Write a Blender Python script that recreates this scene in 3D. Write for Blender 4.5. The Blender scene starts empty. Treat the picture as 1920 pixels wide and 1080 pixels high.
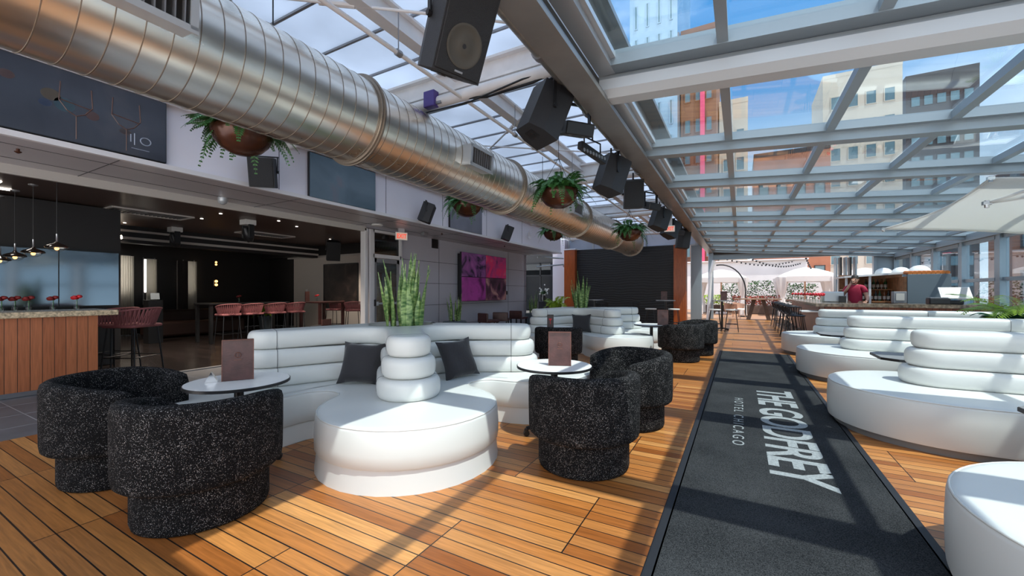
import bpy, bmesh, math, random
from mathutils import Matrix, Vector
R = math.radians
PI = math.pi
scn = bpy.context.scene
COL = scn.collection

# ------------------------------------------------------------------ camera
FPX, EYE = 770.0, 1.30
cam_d = bpy.data.cameras.new('camera')
cam = bpy.data.objects.new('camera', cam_d); COL.objects.link(cam)
cam_d.sensor_width = 36.0
cam_d.lens = 36.0 * FPX / 1920.0
cam_d.shift_y = 8.0 / 1920.0
cam_d.clip_start = 0.05; cam_d.clip_end = 500
cam.location = (0, 0, EYE)
cam.rotation_euler = (R(90), 0, math.atan(428.0 / FPX))
scn.camera = cam

# ------------------------------------------------------------------ world, sun, exposure
scn.view_settings.view_transform = 'Standard'
scn.view_settings.look = 'None'
scn.view_settings.gamma = 1
scn.view_settings.use_curve_mapping = False
scn.view_settings.exposure = 0.72
scn.cycles.max_bounces = 8
scn.cycles.transparent_max_bounces = 16
scn.cycles.caustics_reflective = False
scn.cycles.caustics_refractive = False
scn.cycles.sample_clamp_indirect = 6.0

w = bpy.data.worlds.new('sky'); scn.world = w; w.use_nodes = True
nt = w.node_tree; nt.nodes.clear()
out = nt.nodes.new('ShaderNodeOutputWorld'); bg = nt.nodes.new('ShaderNodeBackground')
tc = nt.nodes.new('ShaderNodeTexCoord'); sp = nt.nodes.new('ShaderNodeSeparateXYZ')
rp = nt.nodes.new('ShaderNodeValToRGB'); nz = nt.nodes.new('ShaderNodeTexNoise')
nt.links.new(tc.outputs['Generated'], sp.inputs[0]); nt.links.new(sp.outputs['Z'], rp.inputs[0])
e = rp.color_ramp.elements
e[0].position = 0.0; e[0].color = (1.15, 1.17, 1.2, 1)
e[1].position = 0.9; e[1].color = (0.045, 0.19, 0.48, 1)
k = e.new(0.14); k.color = (0.62, 0.74, 0.86, 1)
k = e.new(0.40); k.color = (0.085, 0.27, 0.55, 1)
mp = nt.nodes.new('ShaderNodeMapping'); mp.inputs['Scale'].default_value = (1.5, 1.5, 5.0)
nt.links.new(tc.outputs['Generated'], mp.inputs[0]); nt.links.new(mp.outputs[0], nz.inputs['Vector'])
nz.inputs['Scale'].default_value = 1.7; nz.inputs['Detail'].default_value = 6
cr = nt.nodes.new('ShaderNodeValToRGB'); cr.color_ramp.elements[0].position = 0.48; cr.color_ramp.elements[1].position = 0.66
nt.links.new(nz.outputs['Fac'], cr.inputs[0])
# heavier, over-bright cloud added in the unseen sky behind the photographer as fill light
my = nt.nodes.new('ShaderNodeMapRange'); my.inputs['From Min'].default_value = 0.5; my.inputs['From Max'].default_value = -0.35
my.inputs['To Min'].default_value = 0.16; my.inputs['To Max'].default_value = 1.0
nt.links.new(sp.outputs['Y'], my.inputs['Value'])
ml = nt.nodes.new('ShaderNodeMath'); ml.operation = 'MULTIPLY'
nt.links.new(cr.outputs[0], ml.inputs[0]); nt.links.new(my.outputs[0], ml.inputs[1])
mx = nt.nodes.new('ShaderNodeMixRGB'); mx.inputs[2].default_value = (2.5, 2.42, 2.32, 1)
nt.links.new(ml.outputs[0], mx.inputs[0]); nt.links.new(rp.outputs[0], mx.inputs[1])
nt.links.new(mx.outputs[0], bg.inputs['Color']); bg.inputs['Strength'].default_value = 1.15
nt.links.new(bg.outputs[0], out.inputs[0])

sun_d = bpy.data.lights.new('sun', 'SUN'); sun_d.energy = 3.3; sun_d.angle = R(0.6); sun_d.color = (1.0, 0.95, 0.87)
sun = bpy.data.objects.new('sun', sun_d); COL.objects.link(sun)
SUNV = Vector((0.41, -0.20, 1.0)).normalized()          # towards the sun
sun.rotation_euler = SUNV.to_track_quat('Z', 'Y').to_euler()

# ------------------------------------------------------------------ materials
MATS = {}
def nodes_of(name):
    m = bpy.data.materials.new(name); m.use_nodes = True
    t = m.node_tree
    return m, t, t.nodes['Principled BSDF']
def mat(name, col, rough=0.5, metal=0.0, bump=0.0, bscale=60, var=0.0, vscale=6, emit=None, estr=0, spec=None, sheen=0, stretch=None, trans=None):
    if name in MATS: return MATS[name]
    m, t, b = nodes_of(name); L = t.links
    c4 = (col[0], col[1], col[2], 1)
    b.inputs['Base Color'].default_value = c4
    b.inputs['Roughness'].default_value = rough; b.inputs['Metallic'].default_value = metal
    if spec is not None: b.inputs['Specular IOR Level'].default_value = spec
    if sheen: b.inputs['Sheen Weight'].default_value = sheen
    if trans: b.inputs['Transmission Weight'].default_value = trans
    if emit: b.inputs['Emission Color'].default_value = (*emit, 1); b.inputs['Emission Strength'].default_value = estr
    if bump or var:
        c = t.nodes.new('ShaderNodeTexCoord'); src = c.outputs['Object']
        if stretch:
            mp = t.nodes.new('ShaderNodeMapping'); mp.inputs['Scale'].default_value = stretch
            L.new(src, mp.inputs[0]); src = mp.outputs[0]
    if var:
        n = t.nodes.new('ShaderNodeTexNoise'); n.inputs['Scale'].default_value = vscale; n.inputs['Detail'].default_value = 5
        L.new(src, n.inputs['Vector'])
        r = t.nodes.new('ShaderNodeValToRGB'); r.color_ramp.elements[0].position = 0.3; r.color_ramp.elements[1].position = 0.7
        r.color_ramp.elements[0].color = (*[max(0, x * (1 - var)) for x in col], 1)
        r.color_ramp.elements[1].color = (*[min(1, x * (1 + var)) for x in col], 1)
        L.new(n.outputs['Fac'], r.inputs[0]); L.new(r.outputs[0], b.inputs['Base Color'])
    if bump:
        n = t.nodes.new('ShaderNodeTexNoise'); n.inputs['Scale'].default_value = bscale; n.inputs['Detail'].default_value = 3
        L.new(src, n.inputs['Vector'])
        bp = t.nodes.new('ShaderNodeBump'); bp.inputs['Strength'].default_value = bump; bp.inputs['Distance'].default_value = 0.01
        L.new(n.outputs['Fac'], bp.inputs['Height']); L.new(bp.outputs[0], b.inputs['Normal'])
    MATS[name] = m
    return m
def math_n(t, op, a, b=None):
    n = t.nodes.new('ShaderNodeMath'); n.operation = op
    for i, v in enumerate((a, b)):
        if v is None: continue
        if isinstance(v, (int, float)): n.inputs[i].default_value = v
        else: t.links.new(v, n.inputs[i])
    return n.outputs[0]
def board_mat(name, cw, bw, cols, gap=0.06, gapcol=(0.012, 0.008, 0.006), rough=0.42, ax='XY', seam=0.006, grain=0.35, thick=7):
    """planks: run along the first axis, cw long modules, bw wide boards"""
    m, t, b = nodes_of(name); L = t.links
    c = t.nodes.new('ShaderNodeTexCoord'); s = t.nodes.new('ShaderNodeSeparateXYZ'); L.new(c.outputs['Object'], s.inputs[0])
    U = math_n(t, 'DIVIDE', s.outputs[ax[0]], cw); V = math_n(t, 'DIVIDE', s.outputs[ax[1]], bw)
    if thick:      # panels of seven boards laid in running bond
        grp = math_n(t, 'FLOOR', math_n(t, 'DIVIDE', V, thick))
        U = math_n(t, 'ADD', U, math_n(t, 'MULTIPLY', math_n(t, 'SUBTRACT', 1.0, math_n(t, 'MODULO', grp, 2)), 0.5))
    col = math_n(t, 'FLOOR', U); fu = math_n(t, 'FRACT', U)
    row = math_n(t, 'FLOOR', V); fv = math_n(t, 'FRACT', V)
    cb = t.nodes.new('ShaderNodeCombineXYZ'); L.new(col, cb.inputs[0]); L.new(row, cb.inputs[1])
    wn = t.nodes.new('ShaderNodeTexWhiteNoise'); wn.noise_dimensions = '2D'; L.new(cb.outputs[0], wn.inputs['Vector'])
    r = t.nodes.new('ShaderNodeValToRGB'); r.color_ramp.interpolation = 'LINEAR'
    r.color_ramp.elements[0].color = (*cols[0], 1); r.color_ramp.elements[1].color = (*cols[-1], 1)
    for i, cc in enumerate(cols[1:-1]):
        k = r.color_ramp.elements.new((i + 1) / (len(cols) - 1)); k.color = (*cc, 1)
    L.new(wn.outputs['Value'], r.inputs[0])
    # grain, stretched along the board and shifted per board
    mp = t.nodes.new('ShaderNodeMapping')
    sc = {'X': 2.2, 'Y': 2.2, 'Z': 2.2}; sc[ax[1]] = 46
    mp.inputs['Scale'].default_value = (sc['X'], sc['Y'], sc['Z'])
    L.new(c.outputs['Object'], mp.inputs[0])
    va = t.nodes.new('ShaderNodeVectorMath'); va.operation = 'ADD'
    L.new(mp.outputs[0], va.inputs[0])
    sv = t.nodes.new('ShaderNodeVectorMath'); sv.operation = 'SCALE'; L.new(wn.outputs['Color'], sv.inputs[0]); sv.inputs['Scale'].default_value = 20
    L.new(sv.outputs[0], va.inputs[1])
    n = t.nodes.new('ShaderNodeTexNoise'); n.inputs['Scale'].default_value = 1.6; n.inputs['Detail'].default_value = 7; n.inputs['Distortion'].default_value = 0.6
    L.new(va.outputs[0], n.inputs['Vector'])
    g = t.nodes.new('ShaderNodeMapRange'); g.inputs['From Min'].default_value = 0.25; g.inputs['From Max'].default_value = 0.75
    g.inputs['To Min'].default_value = 1 - grain; g.inputs['To Max'].default_value = 1 + grain * 0.6; L.new(n.outputs['Fac'], g.inputs['Value'])
    vm = t.nodes.new('ShaderNodeVectorMath'); vm.operation = 'SCALE'; L.new(r.outputs[0], vm.inputs[0]); L.new(g.outputs[0], vm.inputs['Scale'])
    # gaps
    d = math_n(t, 'ABSOLUTE', math_n(t, 'SUBTRACT', fv, 0.5)); gm = math_n(t, 'GREATER_THAN', d, 0.5 - gap / 2)
    if thick:
        tm = math_n(t, 'FRACT', math_n(t, 'DIVIDE', V, thick))
        td = math_n(t, 'LESS_THAN', tm, gap * 0.75 / thick)
        gm = math_n(t, 'MAXIMUM', gm, td)
    d2 = math_n(t, 'ABSOLUTE', math_n(t, 'SUBTRACT', fu, 0.5)); g2 = math_n(t, 'GREATER_THAN', d2, 0.5 - seam)
    gm = math_n(t, 'MAXIMUM', gm, g2)
    mx = t.nodes.new('ShaderNodeMixRGB'); L.new(gm, mx.inputs[0]); L.new(vm.outputs[0], mx.inputs[1]); mx.inputs[2].default_value = (*gapcol, 1)
    L.new(mx.outputs[0], b.inputs['Base Color'])
    b.inputs['Roughness'].default_value = rough
    bp = t.nodes.new('ShaderNodeBump'); bp.inputs['Strength'].default_value = 0.5; bp.inputs['Distance'].default_value = 0.004
    hh = math_n(t, 'SUBTRACT', math_n(t, 'MULTIPLY', n.outputs['Fac'], 0.12), gm)
    L.new(hh, bp.inputs['Height']); L.new(bp.outputs[0], b.inputs['Normal'])
    MATS[name] = m
    return m
def glass_mat(name, tint=(0.93, 0.97, 0.98), rough=0.0, boost=1.0, ior=1.5):
    m = bpy.data.materials.new(name); m.use_nodes = True; t = m.node_tree; t.nodes.clear()
    o = t.nodes.new('ShaderNodeOutputMaterial'); mx = t.nodes.new('ShaderNodeMixShader')
    tr = t.nodes.new('ShaderNodeBsdfTransparent'); tr.inputs[0].default_value = (*tint, 1)
    gl = t.nodes.new('ShaderNodeBsdfGlossy'); gl.inputs['Roughness'].default_value = rough
    fr = t.nodes.new('ShaderNodeFresnel')
    ge = t.nodes.new('ShaderNodeNewGeometry')          # same reflectance from both faces of a pane
    io = t.nodes.new('ShaderNodeMapRange'); io.inputs['To Min'].default_value = ior; io.inputs['To Max'].default_value = 1 / ior
    t.links.new(ge.outputs['Backfacing'], io.inputs['Value']); t.links.new(io.outputs[0], fr.inputs['IOR'])
    f = math_n(t, 'MULTIPLY', fr.outputs[0], boost)
    t.links.new(f, mx.inputs[0]); t.links.new(tr.outputs[0], mx.inputs[1]); t.links.new(gl.outputs[0], mx.inputs[2])
    t.links.new(mx.outputs[0], o.inputs[0]); MATS[name] = m
    return m
def translucent_mat(name, col, tr=0.6, rough_mix=0.5, var=0):
    m = bpy.data.materials.new(name); m.use_nodes = True; t = m.node_tree; t.nodes.clear()
    o = t.nodes.new('ShaderNodeOutputMaterial'); mx = t.nodes.new('ShaderNodeMixShader')
    d = t.nodes.new('ShaderNodeBsdfDiffuse'); d.inputs[0].default_value = (*col, 1)
    a = t.nodes.new('ShaderNodeBsdfTranslucent'); a.inputs[0].default_value = (*[c * tr for c in col], 1)
    mx.inputs[0].default_value = rough_mix
    t.links.new(d.outputs[0], mx.inputs[1]); t.links.new(a.outputs[0], mx.inputs[2]); t.links.new(mx.outputs[0], o.inputs[0])
    if var:
        c = t.nodes.new('ShaderNodeTexCoord'); n = t.nodes.new('ShaderNodeTexNoise'); n.inputs['Scale'].default_value = 0.8; n.inputs['Detail'].default_value = 4
        t.links.new(c.outputs['Object'], n.inputs['Vector'])
        g = t.nodes.new('ShaderNodeValToRGB'); g.color_ramp.elements[0].position = .3; g.color_ramp.elements[1].position = .75
        g.color_ramp.elements[0].color = (*[x * tr * (1 - var) for x in col], 1); g.color_ramp.elements[1].color = (*[x * tr for x in col], 1)
        t.links.new(n.outputs['Fac'], g.inputs[0]); t.links.new(g.outputs[0], a.inputs[0])
    MATS[name] = m
    return m

M = {}
M['deck'] = board_mat('deck_wood', 1.22, 0.09, [(0.25, 0.072, 0.014), (0.40, 0.138, 0.030), (0.51, 0.205, 0.053), (0.33, 0.108, 0.024), (0.61, 0.28, 0.085)], gap=0.075, rough=0.36, seam=0.003)
M['patio'] = board_mat('patio_wood', 1.8, 0.14, [(0.42, 0.22, 0.12), (0.52, 0.3, 0.18)], rough=0.5, thick=0)
M['darkfloor'] = board_mat('dark_floor', 1.6, 0.16, [(0.018, 0.014, 0.013), (0.03, 0.022, 0.02)], gap=0.02, rough=0.22, thick=0)
M['barwood'] = board_mat('bar_wood', 4.0, 0.105, [(0.42, 0.135, 0.055), (0.52, 0.18, 0.075), (0.46, 0.155, 0.065)], gap=0.05, ax='ZY', rough=0.35, thick=0, grain=0.3)
M['barwood2'] = board_mat('bar_wood_far', 4.0, 0.11, [(0.22, 0.07, 0.03), (0.30, 0.10, 0.045)], gap=0.05, ax='ZX', rough=0.4, thick=0, grain=0.3)
M['pillarwood'] = board_mat('pillar_wood', 4.0, 0.20, [(0.40, 0.085, 0.012), (0.34, 0.07, 0.012)], gap=0.015, ax='ZX', rough=0.3, thick=0, grain=0.45)
M['tile'] = mat('grey_tile', (0.14, 0.14, 0.147), 0.55, var=0.15, vscale=3)
M['grout'] = mat('grout', (0.32, 0.31, 0.31), 0.8)
M['vinyl'] = mat('white_vinyl', (0.655, 0.665, 0.635), 0.36, bump=0.03, bscale=9)
M['skirt'] = mat('white_vinyl_skirt', (0.635, 0.635, 0.61), 0.42, bump=0.12, bscale=7)
M['plinth'] = mat('grey_plinth', (0.20, 0.20, 0.20), 0.55)
M['alu'] = mat('roof_aluminium', (0.30, 0.36, 0.40), 0.35, 0.25)
M['alul'] = mat('light_aluminium', (0.50, 0.53, 0.55), 0.32, 0.35)
M['tube'] = mat('white_tube', (0.52, 0.55, 0.57), 0.35)
M['steel'] = mat('galvanised_pipe', (0.42, 0.43, 0.41), 0.38, 0.75, var=0.25, vscale=9)
M['beam'] = mat('main_beam_paint', (0.25, 0.245, 0.235), 0.35, 0.45, var=0.12, vscale=3)
M['darkweb'] = mat('dark_channel', (0.04, 0.035, 0.03), 0.5)
M['whitesteel'] = mat('white_painted_steel', (0.80, 0.79, 0.78), 0.45, var=0.06, vscale=5)
M['fascia'] = mat('lilac_white_panel', (0.78, 0.76, 0.81), 0.35, var=0.04, vscale=0.8)
M['fasciatrim'] = mat('pale_trim', (0.74, 0.72, 0.72), 0.4)
M['soffit'] = mat('soffit_grey', (0.50, 0.47, 0.48), 0.3)
M['header'] = mat('beige_header', (0.55, 0.52, 0.48), 0.45)
M['grwall'] = mat('grey_panel', (0.53, 0.51, 0.56), 0.42, var=0.05, vscale=0.7)
M['joint'] = mat('panel_joint', (0.07, 0.07, 0.075), 0.6)
M['black'] = mat('black_paint', (0.012, 0.012, 0.013), 0.42)
M['blackmetal'] = mat('black_metal', (0.018, 0.018, 0.02), 0.35, 0.4)
M['speaker'] = mat('speaker_black', (0.016, 0.016, 0.018), 0.55, bump=0.3, bscale=160)
M['grille'] = mat('speaker_grille', (0.008, 0.008, 0.009), 0.6, bump=0.6, bscale=220)
M['cone'] = mat('speaker_cone', (0.05, 0.042, 0.03), 0.5)
M['chrome'] = mat('polished_steel', (0.7, 0.7, 0.7), 0.15, 1.0)
M['greymetal'] = mat('grey_metal', (0.28, 0.28, 0.29), 0.4, 0.5)
M['whitetop'] = mat('white_laminate', (0.80, 0.79, 0.76), 0.35, var=0.03, vscale=10)
M['leather'] = mat('brown_leather', (0.072, 0.026, 0.023), 0.42, bump=0.15, bscale=70, var=0.25, vscale=14)
M['leatheredge'] = mat('worn_leather_edge', (0.15, 0.052, 0.033), 0.5, var=0.3, vscale=30)
M['cushion'] = mat('charcoal_cushion', (0.022, 0.021, 0.024), 0.9, bump=0.2, bscale=50, sheen=0.2)
M['bronze'] = mat('bronze_bowl', (0.085, 0.032, 0.018), 0.24, 0.35, var=0.35, vscale=4)
M['soil'] = mat('dark_soil', (0.02, 0.014, 0.01), 0.9, bump=0.5, bscale=60)
M['fern'] = mat('fern_green', (0.055, 0.19, 0.045), 0.45, var=0.5, vscale=9)
M['palm'] = mat('palm_green', (0.34, 0.52, 0.035), 0.42, var=0.35, vscale=6)
M['cypalm'] = mat('dark_palm', (0.03, 0.14, 0.06), 0.42, var=0.4, vscale=9)
M['screen'] = mat('dark_screen', (0.03, 0.04, 0.052), 0.25)
M['bezel'] = mat('black_bezel', (0.008, 0.008, 0.01), 0.3)
M['brownceil'] = mat('brown_ceiling', (0.10, 0.066, 0.055), 0.4)
M['darkwall'] = mat('dark_interior_wall', (0.02, 0.018, 0.018), 0.5)
M['cream'] = mat('cream_wall', (0.62, 0.56, 0.50), 0.6)
M['granite'] = mat('pale_granite', (0.58, 0.46, 0.30), 0.22, var=0.5, vscale=38)
M['granite2'] = mat('brown_granite', (0.17, 0.13, 0.09), 0.2, var=0.75, vscale=14)
M['rope'] = mat('maroon_rope', (0.28, 0.095, 0.10), 0.7, bump=0.3, bscale=200)
M['mirror'] = mat('steel_mirror', (0.20, 0.23, 0.26), 0.08, 1.0)
M['red'] = mat('red_petals', (0.62, 0.02, 0.03), 0.5, var=0.3, vscale=60)
M['darkred'] = mat('dark_red_petals', (0.22, 0.015, 0.015), 0.55)
M['amber'] = mat('amber_bulb', (0.9, 0.5, 0.15), 0.3, emit=(1.0, 0.5, 0.14), estr=2.6)
M['lampwhite'] = mat('white_lamp', (0.9, 0.9, 0.9), 0.3, emit=(1.0, 0.9, 0.8), estr=3)
M['exitred'] = mat('exit_red_letters', (0.7, 0.05, 0.02), 0.4, emit=(1.0, 0.07, 0.03), estr=0.5)
M['exitface'] = mat('exit_face', (0.8, 0.6, 0.5), 0.4, emit=(1.0, 0.75, 0.6), estr=0.15)
M['clearglass'] = glass_mat('clear_glassware', (0.9, 0.92, 0.92), 0.02)
M['roofglass'] = glass_mat('roof_glass', (0.90, 0.96, 0.98), 0.0, boost=1.25)
M['wallglass'] = glass_mat('wall_glass', (0.62, 0.72, 0.78), 0.0, boost=1.5)
M['doorglass'] = glass_mat('door_glass', (0.35, 0.37, 0.38), 0.0, boost=1.6)
M['roofpanel'] = translucent_mat('polycarbonate_panel', (0.76, 0.83, 0.92), 0.80, 0.84, var=0.25)
M['sail'] = translucent_mat('sail_fabric', (0.92, 0.90, 0.86), 0.9, 0.5)
M['drape'] = translucent_mat('white_drape', (0.9, 0.88, 0.86), 0.8, 0.35)
M['curtain'] = translucent_mat('sheer_curtain', (0.78, 0.76, 0.72), 0.8, 0.6)
M['white'] = mat('white_paint', (0.8, 0.8, 0.8), 0.5)
M['curtaindark'] = mat('grey_curtain', (0.10, 0.085, 0.08), 0.8)
M['skin'] = mat('skin', (0.52, 0.28, 0.19), 0.5)
M['shirt'] = mat('crimson_shirt', (0.36, 0.012, 0.045), 0.75)
M['trousers'] = mat('dark_trousers', (0.02, 0.02, 0.025), 0.8)
M['hair'] = mat('dark_hair', (0.02, 0.014, 0.01), 0.6)
M['wicker'] = mat('tan_wicker', (0.42, 0.24, 0.16), 0.7, bump=0.4, bscale=80)
M['teak'] = mat('weathered_teak', (0.48, 0.30, 0.20), 0.6, var=0.2, vscale=5)
M['darkteak'] = mat('dark_timber', (0.10, 0.065, 0.05), 0.6, var=0.2, vscale=5)
M['concrete'] = mat('pale_wall', (0.70, 0.68, 0.68), 0.7, var=0.06, vscale=1)
M['hedge'] = mat('hedge_green', (0.05, 0.11, 0.035), 0.6, var=0.6, vscale=10)
M['redleaf'] = mat('red_foliage', (0.38, 0.09, 0.06), 0.6, var=0.5, vscale=10)
M['beige'] = mat('beige_stone', (0.55, 0.50, 0.42), 0.7, var=0.06, vscale=0.3)
M['brick'] = mat('brick_far', (0.36, 0.15, 0.09), 0.8, var=0.2, vscale=0.5)
M['brownbrick'] = mat('brown_brick', (0.20, 0.10, 0.065), 0.8, var=0.15, vscale=0.5)
M['bluegl'] = mat('blue_curtain_wall', (0.30, 0.42, 0.52), 0.18, 0.3, var=0.2, vscale=0.15)
M['darktower'] = mat('dark_tower', (0.03, 0.022, 0.024), 0.5, var=0.3, vscale=0.4)
M['bwin'] = mat('far_window', (0.10, 0.19, 0.23), 0.12)
M['pink'] = mat('pink_banner', (0.75, 0.08, 0.18), 0.6)
M['orange'] = mat('orange_fruit', (0.62, 0.18, 0.03), 0.5)
M['slate'] = mat('slate_board', (0.13, 0.16, 0.18), 0.6)
M['warmwood'] = mat('warm_wood', (0.35, 0.15, 0.06), 0.5, var=0.3, vscale=8)
M['bottle_d'] = mat('dark_bottle', (0.015, 0.02, 0.015), 0.12)
M['bottle_a'] = mat('amber_bottle', (0.16, 0.05, 0.012), 0.12)
M['bottle_g'] = mat('green_bottle', (0.02, 0.09, 0.03), 0.12)
M['label'] = mat('paper_label', (0.6, 0.56, 0.5), 0.7)
M['purple'] = mat('purple_case', (0.08, 0.05, 0.26), 0.4)
M['glow'] = mat('pos_screen', (0.20, 0.21, 0.21), 0.35, emit=(0.75, 0.8, 0.8), estr=0.12)
M['card'] = mat('menu_card', (0.05, 0.03, 0.03), 0.4)

# boucle
def boucle():
    m, t, b = nodes_of('black_boucle'); L = t.links
    c = t.nodes.new('ShaderNodeTexCoord')
    mp = t.nodes.new('ShaderNodeMapping'); mp.inputs['Scale'].default_value = (1, 1, .8); L.new(c.outputs['Object'], mp.inputs[0])
    v = t.nodes.new('ShaderNodeTexVoronoi'); v.inputs['Scale'].default_value = 370; v.feature = 'F1'
    v2 = t.nodes.new('ShaderNodeTexVoronoi'); v2.inputs['Scale'].default_value = 540; v2.feature = 'F1'
    n2 = t.nodes.new('ShaderNodeTexNoise'); n2.inputs['Scale'].default_value = 14
    for q in (v, v2, n2): L.new(mp.outputs[0], q.inputs['Vector'])
    s1 = t.nodes.new('ShaderNodeSeparateColor'); L.new(v.outputs['Color'], s1.inputs[0])
    s2 = t.nodes.new('ShaderNodeSeparateColor'); L.new(v2.outputs['Color'], s2.inputs[0])
    k = math_n(t, 'MAXIMUM', s1.outputs[0], math_n(t, 'MULTIPLY', s2.outputs[0], 0.96))
    k = math_n(t, 'ADD', k, math_n(t, 'MULTIPLY', math_n(t, 'SUBTRACT', n2.outputs['Fac'], .5), .12))
    r = t.nodes.new('ShaderNodeValToRGB'); r.color_ramp.elements[0].position = 0.92; r.color_ramp.elements[1].position = 1.05
    r.color_ramp.elements[0].color = (0.006, 0.006, 0.0065, 1); r.color_ramp.elements[1].color = (0.36, 0.34, 0.33, 1)
    L.new(k, r.inputs[0]); L.new(r.outputs[0], b.inputs['Base Color'])
    b.inputs['Roughness'].default_value = 0.9; b.inputs['Specular IOR Level'].default_value = 0.12
    bp = t.nodes.new('ShaderNodeBump'); bp.inputs['Strength'].default_value = 0.6; bp.inputs['Distance'].default_value = 0.005
    L.new(v.outputs['Distance'], bp.inputs['Height']); L.new(bp.outputs[0], b.inputs['Normal'])
    return m
M['boucle'] = boucle()
# carpet
def carpet():
    m, t, b = nodes_of('charcoal_carpet'); L = t.links
    c = t.nodes.new('ShaderNodeTexCoord'); n = t.nodes.new('ShaderNodeTexNoise'); n.inputs['Scale'].default_value = 190; n.inputs['Detail'].default_value = 3
    n2 = t.nodes.new('ShaderNodeTexNoise'); n2.inputs['Scale'].default_value = 2.5; n2.inputs['Detail'].default_value = 4
    for q in (n, n2): L.new(c.outputs['Object'], q.inputs['Vector'])
    a = math_n(t, 'ADD', n.outputs['Fac'], math_n(t, 'MULTIPLY', math_n(t, 'SUBTRACT', n2.outputs['Fac'], 0.5), 0.3))
    r = t.nodes.new('ShaderNodeValToRGB'); r.color_ramp.elements[0].position = 0.35; r.color_ramp.elements[1].position = 0.72
    r.color_ramp.elements[0].color = (0.010, 0.011, 0.012, 1); r.color_ramp.elements[1].color = (0.062, 0.064, 0.066, 1)
    L.new(a, r.inputs[0]); L.new(r.outputs[0], b.inputs['Base Color']); b.inputs['Roughness'].default_value = 0.95
    b.inputs['Specular IOR Level'].default_value = 0.1
    bp = t.nodes.new('ShaderNodeBump'); bp.inputs['Strength'].default_value = 0.6; bp.inputs['Distance'].default_value = 0.004
    L.new(n.outputs['Fac'], bp.inputs['Height']); L.new(bp.outputs[0], b.inputs['Normal'])
    return m
M['carpet'] = carpet()
M['carpetedge'] = mat('carpet_rubber_edge', (0.012, 0.013, 0.016), 0.6)
M['carpettext'] = mat('carpet_print', (0.30, 0.32, 0.32), 0.95, bump=0.6, bscale=190, var=0.25, vscale=60)
# duct: brushed galvanised sheet
def duct():
    m, t, b = nodes_of('galvanised_duct'); L = t.links
    c = t.nodes.new('ShaderNodeTexCoord'); mp = t.nodes.new('ShaderNodeMapping'); mp.inputs['Scale'].default_value = (3, 0.5, 3)
    n = t.nodes.new('ShaderNodeTexNoise'); n.inputs['Scale'].default_value = 1.2; n.inputs['Detail'].default_value = 6
    L.new(c.outputs['Object'], mp.inputs[0]); L.new(mp.outputs[0], n.inputs['Vector'])
    r = t.nodes.new('ShaderNodeValToRGB'); r.color_ramp.elements[0].color = (0.76, 0.72, 0.64, 1); r.color_ramp.elements[1].color = (0.92, 0.88, 0.80, 1)
    r.color_ramp.elements[0].position = .3; r.color_ramp.elements[1].position = .7
    L.new(n.outputs['Fac'], r.inputs[0]); L.new(r.outputs[0], b.inputs['Base Color'])
    b.inputs['Metallic'].default_value = 1.0
    g = t.nodes.new('ShaderNodeMapRange'); g.inputs['To Min'].default_value = 0.24; g.inputs['To Max'].default_value = 0.33
    L.new(n.outputs['Fac'], g.inputs['Value']); L.new(g.outputs[0], b.inputs['Roughness'])
    return m
M['duct'] = duct()
M['ductseam'] = mat('duct_seam', (0.30, 0.25, 0.20), 0.4, 0.8)
# snake plant leaf: pale cross bands (object Z)
def snake():
    m, t, b = nodes_of('snake_leaf'); L = t.links
    c = t.nodes.new('ShaderNodeTexCoord')
    wv = t.nodes.new('ShaderNodeTexNoise'); wv.inputs['Scale'].default_value = 1; wv.inputs['Detail'].default_value = 4
    mp = t.nodes.new('ShaderNodeMapping'); mp.inputs['Scale'].default_value = (14, 14, 34); L.new(c.outputs['Object'], mp.inputs[0]); L.new(mp.outputs[0], wv.inputs['Vector'])
    r = t.nodes.new('ShaderNodeValToRGB'); r.color_ramp.elements[0].position = .38; r.color_ramp.elements[1].position = .66
    r.color_ramp.elements[0].color = (0.045, 0.13, 0.025, 1); r.color_ramp.elements[1].color = (0.33, 0.46, 0.16, 1)
    L.new(wv.outputs['Fac'], r.inputs[0]); L.new(r.outputs[0], b.inputs['Base Color']); b.inputs['Roughness'].default_value = 0.4
    return m
M['snake'] = snake()
# corrugated black screen wall
def corr():
    m, t, b = nodes_of('black_corrugated'); L = t.links
    b.inputs['Base Color'].default_value = (0.012, 0.012, 0.013, 1); b.inputs['Roughness'].default_value = 0.5
    c = t.nodes.new('ShaderNodeTexCoord'); s = t.nodes.new('ShaderNodeSeparateXYZ'); L.new(c.outputs['Object'], s.inputs[0])
    n = t.nodes.new('ShaderNodeTexNoise'); n.inputs['Scale'].default_value = 1.2; L.new(c.outputs['Object'], n.inputs['Vector'])
    h = math_n(t, 'SINE', math_n(t, 'ADD', math_n(t, 'MULTIPLY', s.outputs['Z'], 60), math_n(t, 'MULTIPLY', n.outputs['Fac'], 14)))
    bp = t.nodes.new('ShaderNodeBump'); bp.inputs['Strength'].default_value = 0.35; bp.inputs['Distance'].default_value = 0.008; L.new(h, bp.inputs['Height']); L.new(bp.outputs[0], b.inputs['Normal'])
    return m
M['corr'] = corr()
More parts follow.
